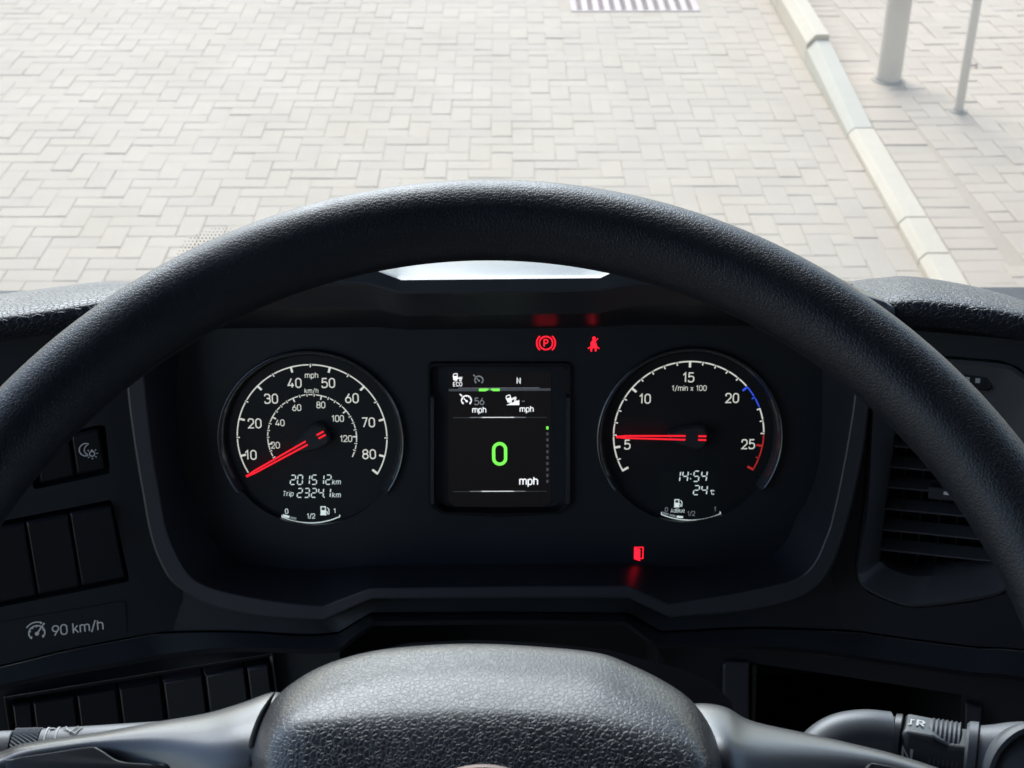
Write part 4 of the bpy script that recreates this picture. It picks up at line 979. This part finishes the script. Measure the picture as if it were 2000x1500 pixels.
# column opening
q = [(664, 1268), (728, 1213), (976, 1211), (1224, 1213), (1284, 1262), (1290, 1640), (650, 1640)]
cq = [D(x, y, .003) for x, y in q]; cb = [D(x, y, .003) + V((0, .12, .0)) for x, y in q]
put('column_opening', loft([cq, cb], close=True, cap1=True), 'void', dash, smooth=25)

# ================================================================== STEERING COLUMN AND WHEEL
sc_ = empty('steering_column', WC - nW * .35, 'black steering column cover behind the wheel hub', 'steering column')
rows = []
for dpt, sx, sy in ((-.045, .075, .060), (-.10, .085, .072), (-.22, .085, .075), (-.34, .08, .075)):
    rows.append([PW.w(p[0], p[1] - .02, dpt) for p in rr(-sx, -sy, sx, sy, .03)])
put('shroud', loft(rows, close=True, cap0=True, cap1=True), 'dash', sc_, smooth=40)

wh = empty('steering_wheel', WC, 'black grained steering wheel with grey spokes and padded hub', 'steering wheel')
RR, rr_ = .215, .01635
vs, fs = [], []
NA, NB = 256, 40
for i in range(NA):
    a = 2 * math.pi * i / NA; e = PW.ex * math.cos(a) + PW.eu * math.sin(a)
    for j in range(NB):
        b_ = 2 * math.pi * j / NB; vs.append(WC + e * (RR + rr_ * math.cos(b_)) + PW.n * (rr_ * math.sin(b_)))
for i in range(NA):
    for j in range(NB):
        fs.append((i * NB + j, ((i + 1) % NA) * NB + j, ((i + 1) % NA) * NB + (j + 1) % NB, i * NB + (j + 1) % NB))
put('rim', recalc(mesh(vs, fs)), 'rim', wh, smooth=180)
# hub pad
so_ = [(487, 1500), (489, 1465), (506, 1405), (535, 1352), (609, 1298), (708, 1264), (818, 1250), (928, 1246), (1038, 1251), (1170, 1264), (1236, 1289), (1302, 1322), (1357, 1362), (1395, 1418), (1411, 1470), (1414, 1505)]
kr = [(520, 1505), (522, 1478), (538, 1440), (580, 1408), (650, 1394), (735, 1387), (825, 1382), (928, 1379), (1030, 1382), (1135, 1390), (1205, 1404), (1262, 1420), (1312, 1440), (1350, 1462), (1374, 1486), (1380, 1510)]
lowu = lambda k_, m_: [(k_[-1][0] - 8 * m_, 1620), (k_[-1][0] - 60, 1760), (1190, 1850), (950, 1880), (710, 1850), (k_[0][0] + 70, 1760), (k_[0][0] + 10 * m_, 1620)]
def hub_row(keys, d, m_, sc=1.0):
    pts = [PW.uv(x, y, d) for x, y in keys + lowu(keys, m_)]
    return spline([PW.w(u * sc, v * sc, d) for u, v in pts], (), 3, True)
cen = PW.w(0, -.02, .056)
r0 = hub_row(so_, -.012, 1); 
base_uv = [PW.uv(x, y, .027) for x, y in so_ + lowu(so_, 1)]
r_a = spline([PW.w(u * .975, v * .975, -.012) for u, v in base_uv], (), 3, True)
r_b = spline([PW.w(u * .992, v * .992, .012) for u, v in base_uv], (), 3, True)
r_c = spline([PW.w(u, v, .0255) for u, v in base_uv], (), 3, True)
kv = [PW.uv(x, y, .050) for x, y in kr + lowu(kr, 1)]
mid1 = [(a[0] * .72 + b_[0] * .28, a[1] * .72 + b_[1] * .28) for a, b_ in zip(base_uv, kv)]
mid2 = [(a[0] * .38 + b_[0] * .62, a[1] * .38 + b_[1] * .62) for a, b_ in zip(base_uv, kv)]
r_d = spline([PW.w(u, v, .0345) for u, v in mid1], (), 3, True)
r_e = spline([PW.w(u, v, .0445) for u, v in mid2], (), 3, True)
r_f = spline([PW.w(u, v, .0515) for u, v in kv], (), 3, True)
r_g = [p + (cen - p) * .16 + PW.n * .0022 for p in r_f]; r_h = [p + (cen - p) * .5 + PW.n * .0015 for p in r_f]; r_i = [p + (cen - p) * .86 for p in r_f]
hubm = loft([r_a, r_b, r_c, r_d, r_e, r_f, r_g, r_h, r_i], close=True, cap1=True)
put('hub_pad', hubm, 'hub', wh, smooth=180, sub=2)
for ks in ((0, 1, 2, 3),):
    put('pad_seam', tube(spline([PW.w(base_uv[i][0] * .988, base_uv[i][1] * .990, .0290) for i in ks], (), 5), [.0015, .0015, .0015, .0015, .0015, .0015, .0015, .0015, .0014, .0013, .0012, .0011, .0009, .0007, .0004, .0002], 8), 'void', wh, smooth=60)
# emblem ring
eo = PW.w(*PW.uv(941, 1690, .056), .053)
put('emblem', lathe(eo, PW.n, PW.eu, [(-.004, .0300), (.0022, .0295), (.003, .0283), (.0022, .0272), (.001, .0268), (.001, .001)], 64), 'chrome', wh, smooth=35)
# back cover of the hub
bc = [PW.uv(x, y, -.01) for x, y in [(470, 1560), (478, 1470), (500, 1410), (560, 1345), (650, 1298), (800, 1262), (930, 1256), (1060, 1262), (1190, 1275), (1265, 1296), (1330, 1312), (1392, 1338), (1432, 1378), (1450, 1430), (1455, 1560)]]
bc += [(p[0] * .9, -.06 - .02 * i_ * 0) for i_, p in enumerate(bc[::-6])]
put('back_cover', loft([[PW.w(u, v, -.03) for u, v in bc], [PW.w(u, v, -.010) for u, v in bc], [PW.w(u * .985, v * .985, -.003) for u, v in bc]], close=True, cap0=True, cap1=True), 'button', wh, smooth=40)
# spokes
def spoke(cols, name='spoke'):
    """cols: list of (top px, list of (dy, d)) from the back edge over the ridge to the front"""
    n_ = len(cols[0][1]); rows = []
    for j in range(n_): rows.append(spline([PW.pt(x + dd[j][2], y + dd[j][0], dd[j][1]) for (x, y), dd in cols], (), 6))
    return put(name, loft(rows), 'satin', wh, smooth=180, sub=1)
def prof(a, b_, c, d_, back=.03):
    return [(30, -back, 0), (2, -.006, 0), (0, a * .5, 0), (7, a, 0), (b_, c, 0), (b_ + 40, d_, 0), (150, d_ - .002, 0), (330, d_ - .02, 0), (340, -.03, 0)]
sp1 = spoke([((-160, 1475), prof(.012, 24, .018, .012)), ((-60, 1480), prof(.012, 24, .018, .012)), ((0, 1467), prof(.012, 22, .017, .012)), ((40, 1452), prof(.012, 20, .017, .012)), ((112, 1440), prof(.012, 20, .017, .011)), ((196, 1428), prof(.012, 22, .018, .011)), ((300, 1409), prof(.013, 40, .022, .016)), ((400, 1392), prof(.015, 60, .028, .026)), ((470, 1372), prof(.017, 75, .031, .030)), ((535, 1350), prof(.016, 95, .030, .031)), ((570, 1362), prof(.010, 90, .024, .026))])
sp2 = spoke([((1335, 1375), prof(.006, 80, .024, .025)), ((1374, 1372), prof(.010, 70, .026, .029)), ((1419, 1380), prof(.010, 62, .027, .030)), ((1470, 1407), prof(.008, 48, .022, .026)), ((1584, 1432), prof(.006, 34, .016, .018)), ((1670, 1452), prof(.006, 26, .013, .013)), ((1736, 1468), prof(.006, 22, .012, .010)), ((1802, 1488), prof(.006, 22, .012, .009)), ((1900, 1520), prof(.006, 22, .012, .009)), ((2060, 1560), prof(.006, 22, .012, .009)), ((2160, 1560), prof(.006, 22, .012, .009))])
def inset(pts, d, wh):
    q = spline([PW.pt(x, y, d) for x, y in pts], (), 4, True); c = sum(q, V((0, 0, 0))) / len(q)
    put('button_panel', loft([[p - PW.n * .012 for p in q], [p + PW.n * .0005 for p in q], [c + (p - c) * .975 + PW.n * .0025 for p in q], [c + (p - c) * .93 + PW.n * .0028 for p in q]], close=True, cap1=True), 'button', wh, smooth=50)
inset([(12, 1502), (26, 1484), (100, 1472), (178, 1460), (200, 1466), (238, 1488), (300, 1494), (350, 1504), (380, 1600), (200, 1680), (30, 1640)], .0165, sp1)
inset([(1690, 1500), (1716, 1494), (1790, 1512), (1900, 1546), (1990, 1580), (1980, 1700), (1750, 1680), (1660, 1580)], .0150, sp2)

# ================================================================== STALKS
sa0, sa1 = PW.pt(420, 1478, -.055), PW.pt(-160, 1492, -.045)
ax = (sa1 - sa0).normalized(); L_ = (sa1 - sa0).length
ls = empty('wiper_stalk', sa0, 'grey wiper stalk with knurled ring and white markings behind the left spoke', 'stalk')
def along(px):
    p = PW.pt(px, 1480, -.05); return (p - sa0).dot(ax)
x1, x2, x3 = along(100), along(22), along(300)
put('arm', lathe(sa0, ax, PW.eu, [(-.02, .010), (0, .0125), (x3, .0138), (x1 - .002, .0122), (x1, .0120)], 36, .72), 'stalk', ls, smooth=40)
put('collar', lathe(sa0, ax, PW.eu, [(x1, .0121), (along(82), .0121), (along(80), .0115)], 36, .72), 'stalk', ls, smooth=30)
put('tip', lathe(sa0, ax, PW.eu, [(along(26), .0112), (along(24), .0116), (L_, .0110), (L_ + .004, .008), (L_ + .005, .0005)], 36, .72), 'stalk', ls, smooth=40)
kv_, kf_ = [], []
y_ = ax.cross(PW.eu).normalized(); NK, MK = 90, 9; k0, k1 = along(80), along(30)
xx = (PW.eu - ax * PW.eu.dot(ax)).normalized()
for i in range(MK + 1):
    for j in range(NK):
        bumpy = .0006 if (i + j) % 2 == 0 else 0.0; r_ = .0119 + bumpy; a = 2 * math.pi * (j + .0 * i) / NK
        kv_.append(sa0 + ax * (k0 + (k1 - k0) * i / MK) + xx * r_ * math.cos(a) + y_ * r_ * .72 * math.sin(a))
for i in range(MK):
    for j in range(NK): kf_.append((i * NK + j, i * NK + (j + 1) % NK, (i + 1) * NK + (j + 1) % NK, (i + 1) * NK + j))
put('knurled_ring', recalc(mesh(kv_, kf_)), 'stalk', ls)
def on_stalk(px, ang, r_): return sa0 + ax * along(px) + xx * r_ * math.cos(ang) + y_ * r_ * .72 * math.sin(ang)
def stalk_mark(paths, name, wd=.0006, r_=.0128):
    for pth in paths:
        put(name, tube([on_stalk(x, a, r_) for x, a in pth], wd, 5), 'mark', ls)
sgn = 1 if (y_.dot(PW.n) > 0) else -1
stalk_mark([[(93, sgn * a / 10) for a in range(-2, 13)], [(113, sgn * a / 10) for a in range(-2, 13)]], 'ring_mark', .0004, .0122)
stalk_mark([[(98, sgn * .45), (107, sgn * .45)]], 'tick_mark', .0004, .0124)
stalk_mark([[(128, sgn * .42), (140, sgn * .80), (152, sgn * .45)], [(124, sgn * .52), (150, sgn * .85), (160, sgn * .5)]], 'wiper_mark', .00025, .0131)
# right lever
rs = empty('gear_stalk', PW.pt(1600, 1520, -.05), 'grey gear selector stalk with R and N marks behind the right spoke', 'stalk')
DP = -.045
path_px = [(1572, 1560), (1588, 1505), (1612, 1470), (1645, 1450), (1690, 1444), (1734, 1449)]
pth = spline([PW.pt(x, y, DP) for x, y in path_px], (), 6)
put('elbow', tube(pth, [.0100 + .0012 * i / len(pth) for i in range(len(pth))], 28), 'stalk', rs, smooth=50)
ra = PW.pt(1734, 1449, DP); rb = PW.pt(2010, 1494, DP + .012); rx = (rb - ra).normalized()
def ral(px): return (PW.pt(px, 1449 + (px - 1734) * .163, DP + .012 * (px - 1734) / 276) - ra).dot(rx)
put('joint', lathe(ra, rx, PW.eu, [(0, .0098), (ral(1752), .0092)], 28), 'dusty', rs, smooth=30)
put('collar', lathe(ra, rx, PW.eu, [(ral(1744), .0098), (ral(1746), .0108), (ral(1758), .0110), (ral(1760), .0102)], 28), 'stalk_dark', rs, smooth=30)
xr_ = V((0, .30, .95)); xr_ = (xr_ - rx * xr_.dot(rx)).normalized(); yr_ = rx.cross(xr_); yr_ = yr_ if yr_.dot(PW.n) > 0 else -yr_
PG = Plane(ra, yr_, rx); PG.eu = xr_
def gs(pts, d0, d1, ch, name, mat):
    q = fillet(pts, .002, True, 4); return put(name, slab(PG, q, d0, d1, ch), mat, rs, smooth=30, bevel=.0008)
a0, a1, a2, a3 = ral(1762), ral(1842), ral(1880), ral(1900)
gs([(a0, -.016), (a1 + .006, -.016), (a3, -.010), (a3, .0074), (a1 + .002, .0070), (a1 - .004, .0094), (a0, .0098)], -.0065, .0098, .0018, 'grip', 'stalk_dark')
put('knurled_wheel', lathe(ra + rx * ral(1812) - yr_ * .001, rx, PW.eu, [(0, .006), (0, .0104)] + [(.0008 * i + .0004, .0104 + (.0006 if i % 2 else 0)) for i in range(int((ral(1878) - ral(1812)) / .0008))] + [(ral(1878) - ral(1812), .006)], 44), 'stalk', rs)
gs([(ral(1812), -.016), (ral(1868), -.016), (ral(1868), -.0015), (ral(1812), -.0015)], .008, .0116, .0006, 'knurled_pad', 'button')
for i in range(9):
    s0 = ral(1814) + .0009 + i * .00165
    put('pad_rib', tube([PG.w(s0, -.0140, .0117), PG.w(s0 + .0016 * (1 if i < 5 else -1), -.0025, .0117)], .0004, 5), 'stalk', rs)
put('end_ring', lathe(ra, rx, PW.eu, [(ral(1884), .0112), (ral(1890), .0122), (ral(1906), .0124), (ral(1908), .0116)], 32), 'stalk', rs, smooth=30)
put('end_knob', lathe(ra + rx * ral(1910), rx, PW.eu, [(0, .0112), (.004, .0122), (.009, .0138), (.014, .0150), (.020, .0140), (.021, .001)], 40), 'stalk', rs, smooth=40)
kn = PG.w(ral(1998), -.004, .0185)
write('R', PG, 0, 0, 1, 0, 'mark', rs) if False else None
text_ink('R', .2).put('lettering', PG, 0, 0, 0, 'mark', rs) if False else None
PT = Plane(ra, xr_, rx); PT.eu = -yr_
def mark_top(s, px, v, sc): text_ink(s, .2, .2).put('lettering', PT, ral(px), v, .0101, 'mark', rs, sc)
mark_top('R', 1795, -.001, .0043)
k = Ink(); k.stroke([(.3, .5), (0, .5), (0, -.5), (-.25, -.5)], .16); k.put('lettering', PT, ral(1776), -.001, .0101, 'mark', rs, .0040)
text_ink('N', .2).put('lettering', PG, ral(1770) + .001, .001, .0100, 'mark', rs, .0055)
ka = (rx * .50 + yr_ * .80 + xr_ * .12).normalized(); ko = PG.w(ral(2006), -.0005, .0035)
put('end_disc', lathe(ko, ka, xr_, [(-.014, .0118), (-.006, .0150), (.0, .0180), (.003, .0190), (.0052, .0186), (.0058, .0172), (.0045, .0158), (.0020, .0148)], 48), 'stalk', rs, smooth=50)
put('disc_face', lathe(ko, ka, xr_, [(.0022, .0150), (.0026, .010), (.0026, .0004)], 48), 'stalk_dark', rs, smooth=40)
kx_ = (rx - ka * rx.dot(ka)).normalized(); PK = Plane(ko, ka, kx_)
put('insert_frame', slab(PK, fillet([(-.0075, -.0062), (.0062, -.0062), (.0062, .0056), (-.0075, .0056)], .001, True, 3), .0015, .0034, .0004), 'stalk', rs)
put('green_insert', slab(PK, fillet([(-.0060, -.0048), (.005, -.0048), (.005, .0044), (-.0060, .0044)], .0008, True, 3), .0015, .0040, .0003), 'greenpaint', rs)
